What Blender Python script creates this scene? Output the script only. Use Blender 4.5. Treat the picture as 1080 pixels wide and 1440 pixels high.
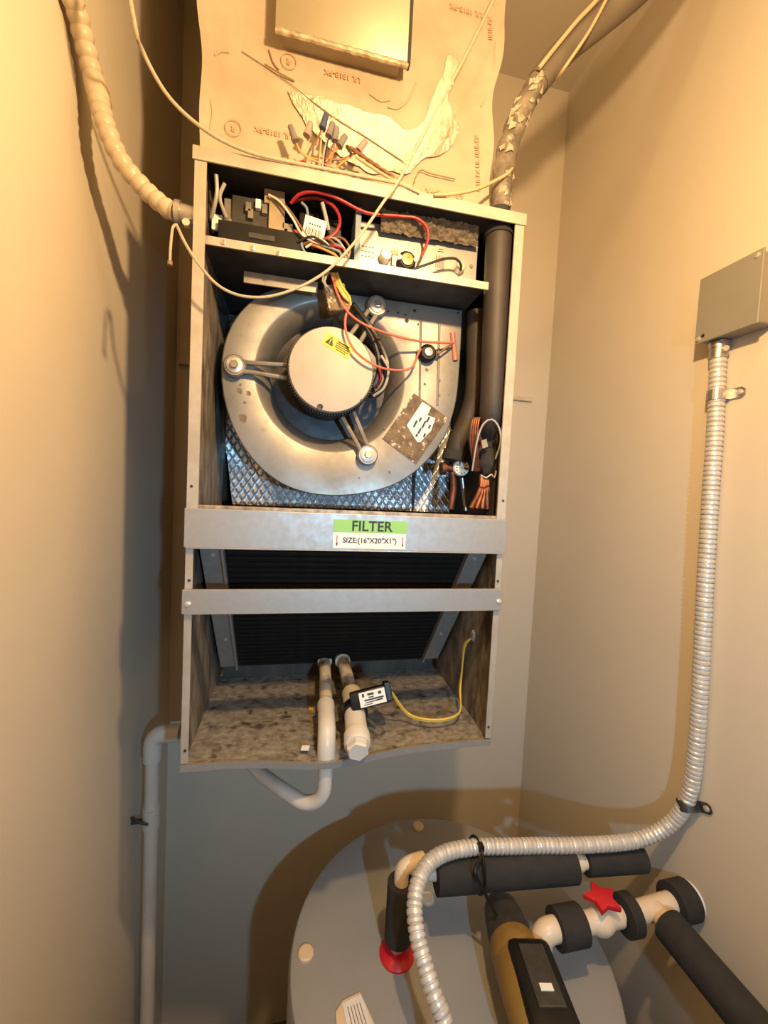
import bpy, bmesh, math, random
from mathutils import Vector, Matrix, noise
random.seed(7)
scene = bpy.context.scene
COL = scene.collection
for o in list(bpy.data.objects):
    bpy.data.objects.remove(o, do_unlink=True)
V = Vector

# ------------------------------------------------------------------ camera
F = 575.0                                   # focal length in pixels of the 1080 x 1440 frame
def _d(u, v): return V(((u - 540) / F, -(v - 720) / F, -1)).normalized()
_Z = -_d(0, 11700)
_X = _d(3245, 812); _X = (_X - _Z * _X.dot(_Z)).normalized()
_Y = _Z.cross(_X)
ROT = Matrix((_X, _Y, _Z))                  # world = ROT @ camera
ZT, ZB, W, D = 2.167, 1.226, 0.53, 0.549    # air handler: top, bottom, width, depth
XL, XR, YB, ZC = -0.17, 0.955, 0.55, 2.963  # room: left, right, back, ceiling
YF = -1.75
CAM = V((0.1648, -0.6732, ZT - 0.4873))
cd = bpy.data.cameras.new('camera')
cam = bpy.data.objects.new('camera', cd); COL.objects.link(cam)
cam.matrix_world = Matrix.Translation(CAM) @ ROT.to_4x4()
cd.sensor_fit = 'HORIZONTAL'; cd.sensor_width = 36.0; cd.lens = F * 36.0 / 1080.0
cd.clip_start = 0.02
scene.camera = cam

# ------------------------------------------------------------------ light
world = bpy.data.worlds.new('world'); scene.world = world; world.use_nodes = True
bg = world.node_tree.nodes['Background']
bg.inputs[0].default_value = (1.0, 0.85, 0.68, 1); bg.inputs[1].default_value = 0.012
def lamp(name, loc, watt, col, size):
    l = bpy.data.lights.new(name, 'POINT'); l.energy = watt; l.color = col; l.shadow_soft_size = size
    o = bpy.data.objects.new(name, l); COL.objects.link(o); o.location = loc
    return o
lamp('work_light_bulb', (0.366, -0.49, 2.1885), 34.0, (1.0, 0.645, 0.30), 0.018)
lamp('ceiling_light_bulb', (0.39, -0.62, 2.86), 6.0, (1.0, 0.70, 0.36), 0.035)
tl = bpy.data.lights.new('hand_torch', 'SPOT'); tl.energy = 34.0; tl.color = (0.36, 0.70, 1.0); tl.shadow_soft_size = 0.018
tl.spot_size = math.radians(92); tl.spot_blend = 0.85
to = bpy.data.objects.new('hand_torch', tl); COL.objects.link(to); to.location = (0.40, -1.08, 1.655)
to.rotation_euler = V((0.06, 1.0, -0.24)).to_track_quat('-Z', 'Y').to_euler()
vs = scene.view_settings
vs.view_transform = 'Standard'; vs.look = 'None'; vs.gamma = 1.0; vs.use_curve_mapping = False
vs.exposure = 0.0

# ------------------------------------------------------------------ helpers
def px(u, v, ax, val):
    """point of the place seen at a pixel of the photo, on the plane axis = value"""
    r = ROT @ V(((u - 540) / F, -(v - 720) / F, -1))
    return CAM + r * ((val - CAM[ax]) / r[ax])
def py_(u, v, y): return px(u, v, 1, y)
def pxl(u, v, x): return px(u, v, 0, x)
def pz(u, v, z): return px(u, v, 2, z)

ORG = {}
def tag(o, label, cat, group=None):
    o['label'] = label; o['category'] = cat
    if group: o['group'] = group
    return o
def thing(name, origin, label, cat, group=None):
    o = bpy.data.objects.new(name, None); COL.objects.link(o)
    o.empty_display_size = 0.05; o.location = origin; ORG[o] = V(origin)
    return tag(o, label, cat, group)
def frame(d):
    d = d.normalized()
    a = V((0, 0, 1)) if abs(d.z) < 0.9 else V((1, 0, 0))
    s = d.cross(a).normalized(); return s, s.cross(d).normalized()
def smooth_path(pts, step=0.006):
    pts = [V(p) for p in pts]
    if len(pts) == 2:
        n = max(1, int((pts[1] - pts[0]).length / max(step, .02)))
        return [pts[0].lerp(pts[1], i / n) for i in range(n + 1)]
    P = [pts[0] * 2 - pts[1]] + pts + [pts[-1] * 2 - pts[-2]]
    out = []
    for i in range(1, len(P) - 2):
        a, b, c, d = P[i - 1:i + 3]
        n = max(2, int((c - b).length / step))
        for k in range(n):
            t = k / n
            out.append(0.5 * ((2 * b) + (c - a) * t + (2 * a - 5 * b + 4 * c - d) * t * t + (3 * b - a - 3 * c + d) * t ** 3))
    out.append(pts[-1]); return out
def even(path, step):
    L = [0]
    for a, b in zip(path, path[1:]): L.append(L[-1] + (b - a).length)
    n = max(2, int(L[-1] / step)); out = []; j = 0
    for k in range(n + 1):
        s = L[-1] * k / n
        while j < len(L) - 2 and L[j + 1] < s: j += 1
        t = (s - L[j]) / max(1e-9, L[j + 1] - L[j]); out.append(path[j].lerp(path[j + 1], min(1, t)))
    return out, L[-1]

class MB:
    def __init__(s): s.v = []; s.f = []
    def add(s, vs_, fs):
        o = len(s.v); s.v += [V(p) for p in vs_]; s.f += [tuple(i + o for i in f) for f in fs]; return s
    def box(s, x0, x1, y0, y1, z0, z1):
        v = [(x, y, z) for x in (x0, x1) for y in (y0, y1) for z in (z0, z1)]
        return s.add(v, [(0, 1, 3, 2), (4, 6, 7, 5), (0, 4, 5, 1), (2, 3, 7, 6), (0, 2, 6, 4), (1, 5, 7, 3)])
    def obox(s, c, ex, ey, ez):
        c = V(c); v = [c + ex * a + ey * b + ez * d for a in (-1, 1) for b in (-1, 1) for d in (-1, 1)]
        return s.add(v, [(0, 1, 3, 2), (4, 6, 7, 5), (0, 4, 5, 1), (2, 3, 7, 6), (0, 2, 6, 4), (1, 5, 7, 3)])
    def prism(s, poly, vec):
        vec = V(vec); n = len(poly); a = [V(p) for p in poly]
        return s.add(a + [p + vec for p in a], [tuple(range(n - 1, -1, -1)), tuple(range(n, 2 * n))] +
                     [(i, (i + 1) % n, n + (i + 1) % n, n + i) for i in range(n)])
    def tube(s, path, r, n=10, cap=True, sm=True, step=0.006):
        path = smooth_path(path, step) if sm else [V(p) for p in path]
        m = len(path); rr = r if callable(r) else (lambda t: r)
        d = (path[1] - path[0]).normalized(); a, b = frame(d); rings = []; vs_ = []
        for i, p in enumerate(path):
            t = (path[min(i + 1, m - 1)] - path[max(i - 1, 0)])
            if t.length > 1e-9: t.normalize()
            else: t = d
            q = d.rotation_difference(t); a = q @ a; b = q @ b; d = t
            R = rr(i / (m - 1))
            for k in range(n):
                w = 2 * math.pi * k / n; vs_.append(p + a * (R * math.cos(w)) + b * (R * math.sin(w)))
        fs = [(i * n + k, i * n + (k + 1) % n, (i + 1) * n + (k + 1) % n, (i + 1) * n + k) for i in range(m - 1) for k in range(n)]
        if cap: fs += [tuple(range(n - 1, -1, -1)), tuple(range((m - 1) * n, m * n))]
        return s.add(vs_, fs)
    def lathe(s, c, ax, prof, n=32, cap=True, ang=0):
        c = V(c); ax = V(ax).normalized(); a, b = frame(ax); vs_ = []; m = len(prof)
        for r, h in prof:
            for k in range(n):
                w = 2 * math.pi * k / n + ang; vs_.append(c + ax * h + a * (r * math.cos(w)) + b * (r * math.sin(w)))
        fs = [(i * n + k, i * n + (k + 1) % n, (i + 1) * n + (k + 1) % n, (i + 1) * n + k) for i in range(m - 1) for k in range(n)]
        if cap: fs += [tuple(range(n - 1, -1, -1)), tuple(range((m - 1) * n, m * n))]
        return s.add(vs_, fs)
    def grid(s, fn, nu, nv):
        vs_ = [fn(i / nu, j / nv) for i in range(nu + 1) for j in range(nv + 1)]
        return s.add(vs_, [(i * (nv + 1) + j, (i + 1) * (nv + 1) + j, (i + 1) * (nv + 1) + j + 1, i * (nv + 1) + j + 1) for i in range(nu) for j in range(nv)])
    def build(s, name, mat, parent=None, smooth=False, bevel=0.0, label=None):
        if parent is None:
            lo = [min(p[i] for p in s.v) for i in range(3)]; hi = [max(p[i] for p in s.v) for i in range(3)]
            org = V(((lo[0] + hi[0]) / 2, (lo[1] + hi[1]) / 2, lo[2]))
        else: org = ORG[parent]
        me = bpy.data.meshes.new(name); me.from_pydata([tuple(p - org) for p in s.v], [], s.f)
        bm = bmesh.new(); bm.from_mesh(me); bmesh.ops.recalc_face_normals(bm, faces=bm.faces)
        if bevel:
            es = [e for e in bm.edges if len(e.link_faces) == 2 and e.calc_face_angle(0) > 0.6]
            bmesh.ops.bevel(bm, geom=es, offset=bevel, segments=2, profile=0.5, affect='EDGES', clamp_overlap=True)
        bm.to_mesh(me); bm.free()
        o = bpy.data.objects.new(name, me); COL.objects.link(o); me.materials.append(mat)
        if smooth:
            me.polygons.foreach_set('use_smooth', [True] * len(me.polygons))
            try: me.set_sharp_from_angle(angle=math.radians(38))
            except Exception: pass
        ORG[o] = org
        if parent is None: o.location = org
        else: o.parent = parent
        if label: o['label'] = label
        return o
def copy_part(o, parent, loc):
    """another piece of the same mesh; loc in world"""
    c = o.copy(); COL.objects.link(c); c.parent = parent; c.location = V(loc) - (ORG[parent] if parent else V((0, 0, 0)))
    ORG[c] = V(loc); return c
def struct(o): o['kind'] = 'structure'; return o
def text(name, body, size, mtx, mat, parent, ext=0.0002, align='CENTER'):
    cu = bpy.data.curves.new(name, 'FONT'); cu.body = body; cu.size = size; cu.extrude = ext
    cu.offset = size * .018; cu.align_x = align; cu.align_y = 'CENTER'; cu.resolution_u = 3
    t = bpy.data.objects.new(name, cu); COL.objects.link(t)
    bpy.context.view_layer.update()
    me = bpy.data.meshes.new_from_object(t.evaluated_get(bpy.context.evaluated_depsgraph_get()))
    bpy.data.objects.remove(t)
    me.transform(Matrix.Translation(-ORG[parent]) @ mtx); me.materials.clear(); me.materials.append(mat); me.name = name
    o = bpy.data.objects.new(name, me); COL.objects.link(o); o.parent = parent; ORG[o] = ORG[parent]
    return o
def basis(c, ex, ey):
    ex = V(ex).normalized(); ey = V(ey); ey = (ey - ex * ey.dot(ex)).normalized(); ez = ex.cross(ey)
    m = Matrix((ex, ey, ez)).transposed().to_4x4(); m.translation = V(c); return m

# ------------------------------------------------------------------ materials
def pm(name, c1, c2=None, scale=20, rough=0.6, metal=0.0, bump=0.0, bscale=None, stretch=(1, 1, 1), lo=.35, hi=.65,
       dirt=None, dscale=6, dlo=.5, dhi=.7, spec=None, detail=5, rvar=0.0, bdist=0.002, voro=False):
    m = bpy.data.materials.new(name); m.use_nodes = True; nt = m.node_tree; N = nt.nodes; L = nt.links
    b = N['Principled BSDF']; b.inputs['Roughness'].default_value = rough; b.inputs['Metallic'].default_value = metal
    if spec is not None: b.inputs['Specular IOR Level'].default_value = spec
    c1 = (*c1, 1); b.inputs['Base Color'].default_value = c1
    tc = N.new('ShaderNodeTexCoord'); mp = N.new('ShaderNodeMapping'); mp.inputs['Scale'].default_value = stretch
    L.new(tc.outputs['Object'], mp.inputs[0])
    col = None
    def ns(sc, vec, dt=detail):
        n = N.new('ShaderNodeTexNoise'); n.inputs['Scale'].default_value = sc; n.inputs['Detail'].default_value = dt
        n.inputs['Roughness'].default_value = .6; L.new(vec, n.inputs['Vector']); return n.outputs['Fac']
    def rng(fac, a, bb):
        r = N.new('ShaderNodeMapRange'); r.inputs[1].default_value = a; r.inputs[2].default_value = bb; L.new(fac, r.inputs[0]); return r.outputs[0]
    def mix(fac, A, B):
        x = N.new('ShaderNodeMix'); x.data_type = 'RGBA'; L.new(fac, x.inputs[0])
        for sock, val in ((x.inputs[6], A), (x.inputs[7], B)):
            if isinstance(val, tuple): sock.default_value = val
            else: L.new(val, sock)
        return x.outputs[2]
    if c2 is not None:
        f = rng(ns(scale, mp.outputs[0]), lo, hi); col = mix(f, c1, (*c2, 1))
        if rvar:
            r = N.new('ShaderNodeMapRange'); r.inputs[3].default_value = rough - rvar; r.inputs[4].default_value = rough + rvar
            L.new(f, r.inputs[0]); L.new(r.outputs[0], b.inputs['Roughness'])
    if dirt is not None:
        f = rng(ns(dscale, mp.outputs[0], 9), dlo, dhi); col = mix(f, col or c1, (*dirt, 1))
        if metal > 0.3:
            r = N.new('ShaderNodeMapRange'); r.inputs[3].default_value = metal; r.inputs[4].default_value = 0.1
            L.new(f, r.inputs[0]); L.new(r.outputs[0], b.inputs['Metallic'])
    if col is not None: L.new(col, b.inputs['Base Color'])
    if bump:
        bn = N.new('ShaderNodeBump'); bn.inputs['Strength'].default_value = bump; bn.inputs['Distance'].default_value = bdist
        if voro:
            vo = N.new('ShaderNodeTexVoronoi'); vo.inputs['Scale'].default_value = bscale; L.new(mp.outputs[0], vo.inputs['Vector']); h = vo.outputs['Distance']
        else: h = ns(bscale or scale, mp.outputs[0])
        L.new(h, bn.inputs['Height']); L.new(bn.outputs[0], b.inputs['Normal'])
    return m
M = {}
M['wall'] = pm('wall_paint', (.63, .56, .455), (.60, .533, .433), 3, .55, bump=.10, bscale=260, bdist=.001, spec=.25)
M['ceil'] = pm('ceiling_paint', (.54, .48, .39), (.51, .45, .365), 4, .75, bump=.1, bscale=150)
M['floor'] = pm('floor_concrete', (.12, .11, .10), (.09, .085, .08), 8, .8, bump=.2)
M['galv'] = pm('galvanised_steel', (.38, .375, .365), (.34, .335, .325), 80, .5, .6, bump=.04, bscale=300, rvar=.05, dirt=(.26, .20, .13), dscale=12, dlo=.68, dhi=.9)
M['galvlit'] = pm('lit_galvanised_steel', (.46, .43, .37), (.39, .355, .30), 30, .45, .35, dirt=(.34, .25, .15), dscale=14, dlo=.62, dhi=.8)  # lit copy of the galvanised steel: lamplight put into a lighter, warmer colour
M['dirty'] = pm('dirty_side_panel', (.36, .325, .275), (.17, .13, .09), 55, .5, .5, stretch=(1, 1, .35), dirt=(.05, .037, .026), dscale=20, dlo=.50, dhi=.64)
M['tray'] = pm('grimy_tray', (.42, .385, .33), (.22, .18, .135), 90, .5, .4, stretch=(.8, 1, 1), dirt=(.05, .037, .025), dscale=38, dlo=.53, dhi=.66, bump=.25, bscale=80, detail=8)
M['shade'] = pm('black_insulation_and_shade', (.008, .0075, .007), (.018, .016, .014), 40, .85, bump=.3, bscale=90)  # insulation linings, and the black box standing in for shade behind the pan
M['inner'] = pm('dark_inner_steel', (.10, .09, .08), (.05, .045, .04), 20, .5, .5, stretch=(1, 1, .3))
M['blower'] = pm('blower_housing_steel', (.26, .243, .215), (.17, .157, .137), 12, .42, .5, dirt=(.11, .065, .035), dscale=17, dlo=.63, dhi=.74, bump=.03, bscale=120, rvar=.06)
M['motorface'] = pm('motor_cap', (.335, .30, .26), (.30, .265, .225), 20, .5, .2, dirt=(.28, .18, .11), dscale=40, dlo=.70, dhi=.78)
M['motordark'] = pm('motor_body', (.055, .05, .046), (.03, .028, .026), 40, .5, .4)
M['wheel'] = pm('blower_wheel', (.05, .05, .055), (.025, .025, .028), 30, .4, .7)
M['arm'] = pm('arm_steel', (.36, .33, .29), (.26, .23, .19), 40, .45, .6)
M['washer'] = pm('zinc_washer', (.75, .70, .60), (.6, .54, .44), 90, .35, .6)
M['foilins'] = pm('foil_insulation', (.92, .95, .98), (.74, .78, .84), 40, .30, .65, bump=.8, bscale=34, stretch=(1, 1, .7), bdist=.006, dirt=(.05, .055, .06), dscale=11, dlo=.62, dhi=.72)
def scrim(m):
    nt = m.node_tree; N = nt.nodes; L = nt.links; bn = [n for n in N if n.type == 'BUMP'][0]; mp = [n for n in N if n.type == 'MAPPING'][0]
    old = bn.inputs['Height'].links[0].from_socket; tot = None
    for ang in (0.75, -0.75):
        m2 = N.new('ShaderNodeMapping'); m2.inputs['Rotation'].default_value = (0, ang, 0); L.new(mp.outputs[0], m2.inputs[0])
        w = N.new('ShaderNodeTexWave'); w.wave_type = 'BANDS'; w.bands_direction = 'X'; w.inputs['Scale'].default_value = 26; w.inputs['Distortion'].default_value = .6
        L.new(m2.outputs[0], w.inputs[0]); p = N.new('ShaderNodeMath'); p.operation = 'POWER'; p.inputs[1].default_value = 8; L.new(w.outputs['Fac'], p.inputs[0])
        if tot is None: tot = p.outputs[0]
        else:
            x = N.new('ShaderNodeMath'); x.operation = 'MAXIMUM'; L.new(tot, x.inputs[0]); L.new(p.outputs[0], x.inputs[1]); tot = x.outputs[0]
    k = N.new('ShaderNodeMath'); k.operation = 'MULTIPLY_ADD'; k.inputs[1].default_value = .35; L.new(tot, k.inputs[0]); L.new(old, k.inputs[2]); L.new(k.outputs[0], bn.inputs['Height'])
scrim(M['foilins'])
M['board'] = pm('duct_board_mastic', (.43, .355, .265), (.35, .28, .20), 9, .55, bump=.35, bscale=24, bdist=.003, spec=.25, dirt=(.46, .30, .18), dscale=10, dlo=.66, dhi=.80)
M['foilpatch'] = pm('crinkled_foil', (.66, .61, .50), (.50, .45, .35), 160, .22, .95, bump=.38, bscale=190, stretch=(1, 1, .6), bdist=.003)
M['doorpanel'] = pm('access_door_steel', (.46, .42, .32), (.43, .385, .29), 10, .24, .8, dirt=(.32, .22, .12), dscale=22, dlo=.72, dhi=.78)
M['crimp'] = pm('crimped_tape', (.46, .37, .26), (.20, .14, .09), 70, .5, .3)
M['print'] = pm('faded_red_print', (.50, .26, .15), rough=.7)
M['seam'] = pm('brown_seam', (.20, .13, .075), rough=.7)
M['black'] = pm('black_plastic', (.007, .0065, .006), (.011, .010, .009), 60, .42, spec=.3)
M['dkgrey'] = pm('charcoal_plastic', (.045, .04, .034), (.028, .025, .022), 50, .5, dirt=(.10, .075, .05), dscale=30, dlo=.6, dhi=.75)
M['tan'] = pm('tan_clear_plastic', (.34, .26, .17), (.26, .2, .13), 50, .35)
M['white'] = pm('white_paper', (.76, .75, .72), (.70, .68, .64), 60, .65)
M['ink'] = pm('black_ink', (.02, .02, .02), rough=.6)
M['green'] = pm('green_label', (.23, .47, .10), rough=.5)
M['yellow'] = pm('yellow_label', (.80, .55, .01), rough=.45)
M['redink'] = pm('dark_red_ink', (.35, .03, .03), rough=.5)
M['suction'] = pm('brown_foam_insulation', (.036, .027, .022), (.025, .019, .016), 25, .6, bump=.1, bscale=160, dirt=(.34, .30, .25), dscale=70, dlo=.72, dhi=.78)
M['foam'] = pm('black_foam_insulation', (.026, .024, .022), (.018, .017, .016), 50, .85, bump=.25, bscale=260)
M['copper'] = pm('copper', (.24, .09, .048), (.10, .038, .024), 50, .5, .7)
M['brass'] = pm('brass', (.62, .40, .15), (.42, .26, .10), 50, .35, .8)
M['pvc'] = pm('white_pvc', (.60, .57, .52), (.54, .50, .44), 16, .35, bump=.02)
M['pvcdirty'] = pm('stained_pvc', (.66, .58, .47), (.55, .44, .32), 18, .45, dirt=(.20, .11, .05), dscale=22, dlo=.50, dhi=.66)
M['cream'] = pm('cream_plastic', (.72, .56, .37), (.66, .50, .32), 30, .5)
M['cpvc'] = pm('cream_cpvc', (.76, .62, .47), (.71, .57, .42), 20, .35)
M['red'] = pm('red_plastic', (.50, .012, .022), rough=.4)
M['redwire'] = pm('red_wire', (.27, .011, .016), rough=.4)
M['pinkwire'] = pm('pink_red_wire', (.52, .14, .10), rough=.4)
M['orangewire'] = pm('orange_wire', (.62, .24, .05), rough=.4)
M['yellowwire'] = pm('yellow_wire', (.68, .47, .08), rough=.4)
M['bluewire'] = pm('blue_grey_wire', (.17, .23, .29), rough=.45)
M['whitewire'] = pm('white_wire', (.66, .60, .50), rough=.45)
M['brownwire'] = pm('brown_wire', (.18, .08, .04), rough=.45)
M['greywire'] = pm('grey_wire', (.33, .31, .28), rough=.4)
M['blackwire'] = pm('black_wire', (.02, .018, .016), rough=.4)
M['cord'] = pm('cream_cord', (.42, .36, .275), (.33, .28, .21), 180, .7, bump=.3, bscale=500)
M['cable'] = pm('tan_cable', (.44, .32, .19), (.39, .28, .165), 60, .5)
M['conduit'] = pm('tan_corrugated_plastic', (.50, .42, .31), (.45, .37, .27), 20, .42)
M['flexsteel'] = pm('flexible_steel', (.68, .66, .62), (.60, .57, .53), 60, .36, .35)
M['zinc'] = pm('zinc_steel', (.55, .53, .50), (.42, .40, .38), 60, .3, .85)
M['blacksteel'] = pm('blackened_strap', (.10, .10, .10), (.06, .06, .06), 40, .45, .6)
M['boxgrey'] = pm('grey_box_paint', (.29, .275, .24), (.265, .25, .215), 8, .45, .2, dirt=(.58, .54, .47), dscale=26, dlo=.70, dhi=.78)
M['tank'] = pm('tank_enamel', (.30, .295, .285), (.285, .28, .27), 6, .38, spec=.35)
M['lineset'] = pm('weathered_insulation', (.085, .07, .052), (.20, .165, .125), 34, .8, bump=.8, bscale=40, bdist=.006, dirt=(.50, .43, .33), dscale=46, dlo=.55, dhi=.66)
M['linesmooth'] = pm('grey_foam_insulation', (.12, .097, .072), (.095, .077, .057), 20, .7, bump=.1, bscale=120)
M['scrap'] = pm('torn_tape', (.40, .35, .27), (.26, .22, .16), 40, .5)
M['dust'] = pm('dust_clump', (.10, .078, .055), (.19, .15, .11), 90, .95, bump=.9, bscale=110, bdist=.006)
M['coil'] = pm('black_fins', (.005, .005, .005), (.010, .010, .0095), 60, .55, spec=.25)
M['plate'] = pm('satin_plate', (.58, .55, .49), (.46, .43, .38), 22, .38, .7, stretch=(.3, 1, 1))
M['labeldirt'] = pm('dirt_caked_label', (.085, .057, .033), (.19, .135, .08), 60, .8, bump=.5, bscale=90, dirt=(.58, .50, .40), dscale=75, dlo=.57, dhi=.64)
M['drillyel'] = pm('ochre_plastic', (.25, .15, .035), (.21, .125, .028), 30, .45)
M['nutgrey'] = pm('grey_wire_nut', (.19, .175, .19), (.13, .12, .13), 60, .5)
M['nuttan'] = pm('tan_grey_wire_nut', (.36, .28, .24), (.22, .18, .17), 60, .5)
M['nutblue'] = pm('blue_wire_nut', (.035, .05, .15), (.05, .06, .13), 60, .45)
M['wood'] = pm('painted_batten', (.62, .52, .39), (.55, .45, .33), 30, .6)
M['stain'] = pm('rust_stain', (.12, .075, .042), (.20, .15, .10), 200, .7)
M['amber'] = pm('amber_plastic', (.55, .33, .09), rough=.4)

# ------------------------------------------------------------------ the room
T = .06
b = MB().box(XL - T, XR + T, YF - T, YB + T, -T, 0); struct(b.build('floor', M['floor']))
b = MB().box(XL - T, XR + T, YF - T, YB + T, ZC, ZC + T); struct(b.build('ceiling', M['ceil']))
b = MB().box(XL - T, XL, YF - T, YB + T, 0, ZC); struct(b.build('wall_left', M['wall']))
b = MB().box(XR, XR + T, YF - T, YB + T, 0, ZC); struct(b.build('wall_right', M['wall']))
b = MB().box(XL, XR, YB, YB + T, 0, ZC); struct(b.build('wall_back', M['wall']))
b = MB().box(XL, XL + .12, YF - T, YF, 0, ZC).box(XR - .12, XR, YF - T, YF, 0, ZC).box(XL + .12, XR - .12, YF - T, YF, 2.1, ZC)
struct(b.build('wall_front', M['wall']))

# ------------------------------------------------------------------ air handler
AH = thing('air_handler', (W / 2, D / 2, ZB), 'open galvanised wall-hung air handler with exposed blower and black coil', 'air handler')
def part(mb, name, mat, parent=None, **k): return mb.build(name, M[mat], parent or AH, **k)
FL = .0165
for s in (0, 1):
    x0, x1 = (0, .003) if s == 0 else (W - .003, W)
    fx0, fx1 = (0, FL) if s == 0 else (W - FL, W)
    b = MB().box(x0, x1, .0, D, ZB, ZT - .003)
    sp = part(b, 'side_panel', 'dirty')
    b = MB().box(fx0, fx1, -.003, 0, ZT - .53, ZT - .02)
    part(b, 'front_flange', 'galvlit', sp)
    lx0, lx1 = (0, .011) if s == 0 else (W - .011, W)
    b = MB().box(lx0, lx1, -.002, 0, ZB + .008, ZT - .585)
    part(b, 'front_flange', 'galvlit', sp)
    # insulation lining the blower compartment
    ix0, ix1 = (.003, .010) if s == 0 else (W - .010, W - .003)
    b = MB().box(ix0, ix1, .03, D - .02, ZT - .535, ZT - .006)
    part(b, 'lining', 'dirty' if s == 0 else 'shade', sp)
    for z in (ZT - .495, ZT - .64 + .0, ZB + .03):
        b = MB().lathe((.0065 if s == 0 else W - .0065, -.0032, z), (0, -1, 0), [(.0022, 0), (.0022, .0006)], 10)
        part(b, 'rivet_hole', 'ink', sp)
b = MB().box(-.003, W + .003, -.004, D, ZT - .003, ZT).box(-.003, W + .003, -.005, -.002, ZT - .0195, ZT)
part(b, 'top_panel', 'galvlit', bevel=.0006)
part(MB().box(.003, W - .003, D - .003, D, ZB, ZT - .003), 'back_panel', 'shade')
# foil faced insulation on the back of the blower compartment
def foil(u, v):
    x = .030 + u * (W - .042) - .022 * min(1, v * 3) * (1 - u) ** 4; z = ZT - .532 + v * .40
    return (x, .262 + .006 * noise.noise(V((x * 14, z * 9, 1))) - .10 * max(0, .22 - v), z)
part(MB().grid(foil, 40, 30), 'foil_insulation', 'foilins', smooth=True)
part(MB().box(.425, .429, .236, .243, ZT - .53, ZT - .36), 'insulation_seam', 'ink')
part(MB().box(.003, W - .003, .005, D - .003, ZT - .545, ZT - .536), 'blower_deck', 'inner')
part(MB().box(.014, W - .014, .001, .007, ZT - .534, ZT - .523), 'deck_lip', 'crimp')
# filter bar and brace bar
fb = part(MB().box(-.001, W + .001, -.010, -.003, ZT - .588, ZT - .528).box(.002, W - .002, -.010, .012, ZT - .590, ZT - .5875), 'filter_bar', 'galv', bevel=.001)
bb = part(MB().box(-.002, W + .001, -.010, -.003, ZT - .691, ZT - .653).box(.002, W - .002, -.010, .010, ZT - .692, ZT - .690), 'brace_bar', 'galv', bevel=.001)
for x in (.007, W - .006):
    part(MB().lathe((x, -.0100, ZT - .675), (0, -1, 0), [(.0046, 0), (.0044, .002), (.002, .003)], 12), 'screw', 'washer', bb, smooth=True)
# filter label
yl = -.0102
lab = part(MB().box(.2235, .3455, yl - .0006, yl, ZT - .5845, ZT - .5585), 'size_label', 'white', fb)
g = part(MB().box(.2245, .3465, yl - .0006, yl, ZT - .5583, ZT - .5375), 'filter_label', 'green', fb)
mt = lambda x, z: Matrix.Translation((x, yl - .0009, z)) @ Matrix.Rotation(math.pi / 2, 4, 'X')
text('lettering', 'FILTER', .0235, mt(.287, ZT - .5480), M['ink'], g)
text('lettering', 'SIZE:(16"X20"X1")', .0118, mt(.2848, ZT - .5715), M['ink'], lab)
for x, c in ((.2300, 'redink'), (.3405, 'redink')):
    part(MB().box(x - .0007, x + .0007, yl - .0010, yl - .0005, ZT - .579, ZT - .5635).prism([(x - .0018, yl - .0010, ZT - .5765), (x + .0018, yl - .0010, ZT - .5765), (x, yl - .0010, ZT - .5815)], (0, .0004, 0)), 'arrow', c, lab)

# upper control shelf
zs = ZT - .1195
sh = part(MB().box(.010, .474, .006, .30, zs - .002, zs).box(.012, .474, .004, .007, zs - .0125, zs), 'control_shelf', 'galvlit')
for m in ((314, 341), (392, 357), (355, 349)):
    p = py_(*m, .004)
    part(MB().lathe((p.x, .004, p.z), (0, -1, 0), [(.0042, 0), (.0040, .0012), (.0022, .0018)], 12), 'screw', 'zinc', sh, smooth=True)
p0 = py_(343, 388, .055); part(MB().box(p0.x, p0.x + .12, .055, .058, p0.z - .010, p0.z + .008), 'hanger_strip', 'arm')
part(MB().box(.010, W - .010, .255, .262, zs, ZT - .004), 'control_backing', 'shade')
part(MB().box(.010, W - .010, .004, .255, ZT - .010, ZT - .0035), 'top_lining', 'shade')
part(MB().box(.010, .473, .008, .30, zs - .006, zs - .0025), 'shelf_underside', 'inner')

def rbox(u0, v0, u1, v1, y0, y1, name, mat, parent=None, bevel=.001, **k):
    a = py_(u0, v0, y0); c = py_(u1, v1, y0)
    return part(MB().box(min(a.x, c.x), max(a.x, c.x), y0, y1, min(a.z, c.z), max(a.z, c.z)), name, mat, parent, bevel=bevel, **k)
def pbox(c, hx, y0, y1, hz, name, mat, parent=None, bevel=.001, **k):
    a = py_(*c, y0)
    return part(MB().box(a.x - hx, a.x + hx, y0, y1, max(a.z - hz, zs + .0003), a.z + hz), name, mat, parent, bevel=bevel, **k)
cb = pbox((366, 333), .064, .035, .11, .0165, 'relay_base', 'black')
ct = pbox((357, 306), .034, .045, .11, .030, 'contactor', 'dkgrey')
pbox((325, 296), .011, .050, .10, .018, 'terminal_block', 'arm')
pbox((321, 317), .008, .046, .060, .012, 'terminal_screw', 'zinc')
pbox((305, 312), .008, .045, .050, .012, 'paper_tag', 'white')
pl_ = pbox((389, 308), .0125, .038, .044, .030, 'clear_cover', 'tan'); pbox((386, 277), .016, .040, .044, .011, 'clear_cover', 'tan')
for i, m in enumerate(((349, 290), (363, 286), (372, 293), (352, 300))):
    pbox(m, .004, .037, .046, .007, 'terminal', ('zinc', 'white', 'zinc', 'arm')[i], ct, bevel=.0005)
pbox((368, 333), .020, .0335, .036, .004, 'relay_label', 'dkgrey', cb, bevel=0)
for m in ((404, 318), (404, 336), (411, 326)):
    pbox(m, .008, .038, .06, .0045, 'spade_terminal', 'zinc', bevel=.0006)
pbox((417, 338), .006, .036, .05, .007, 'plug', 'white'); pbox((416, 328), .006, .037, .05, .005, 'plug', 'redink')

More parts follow.
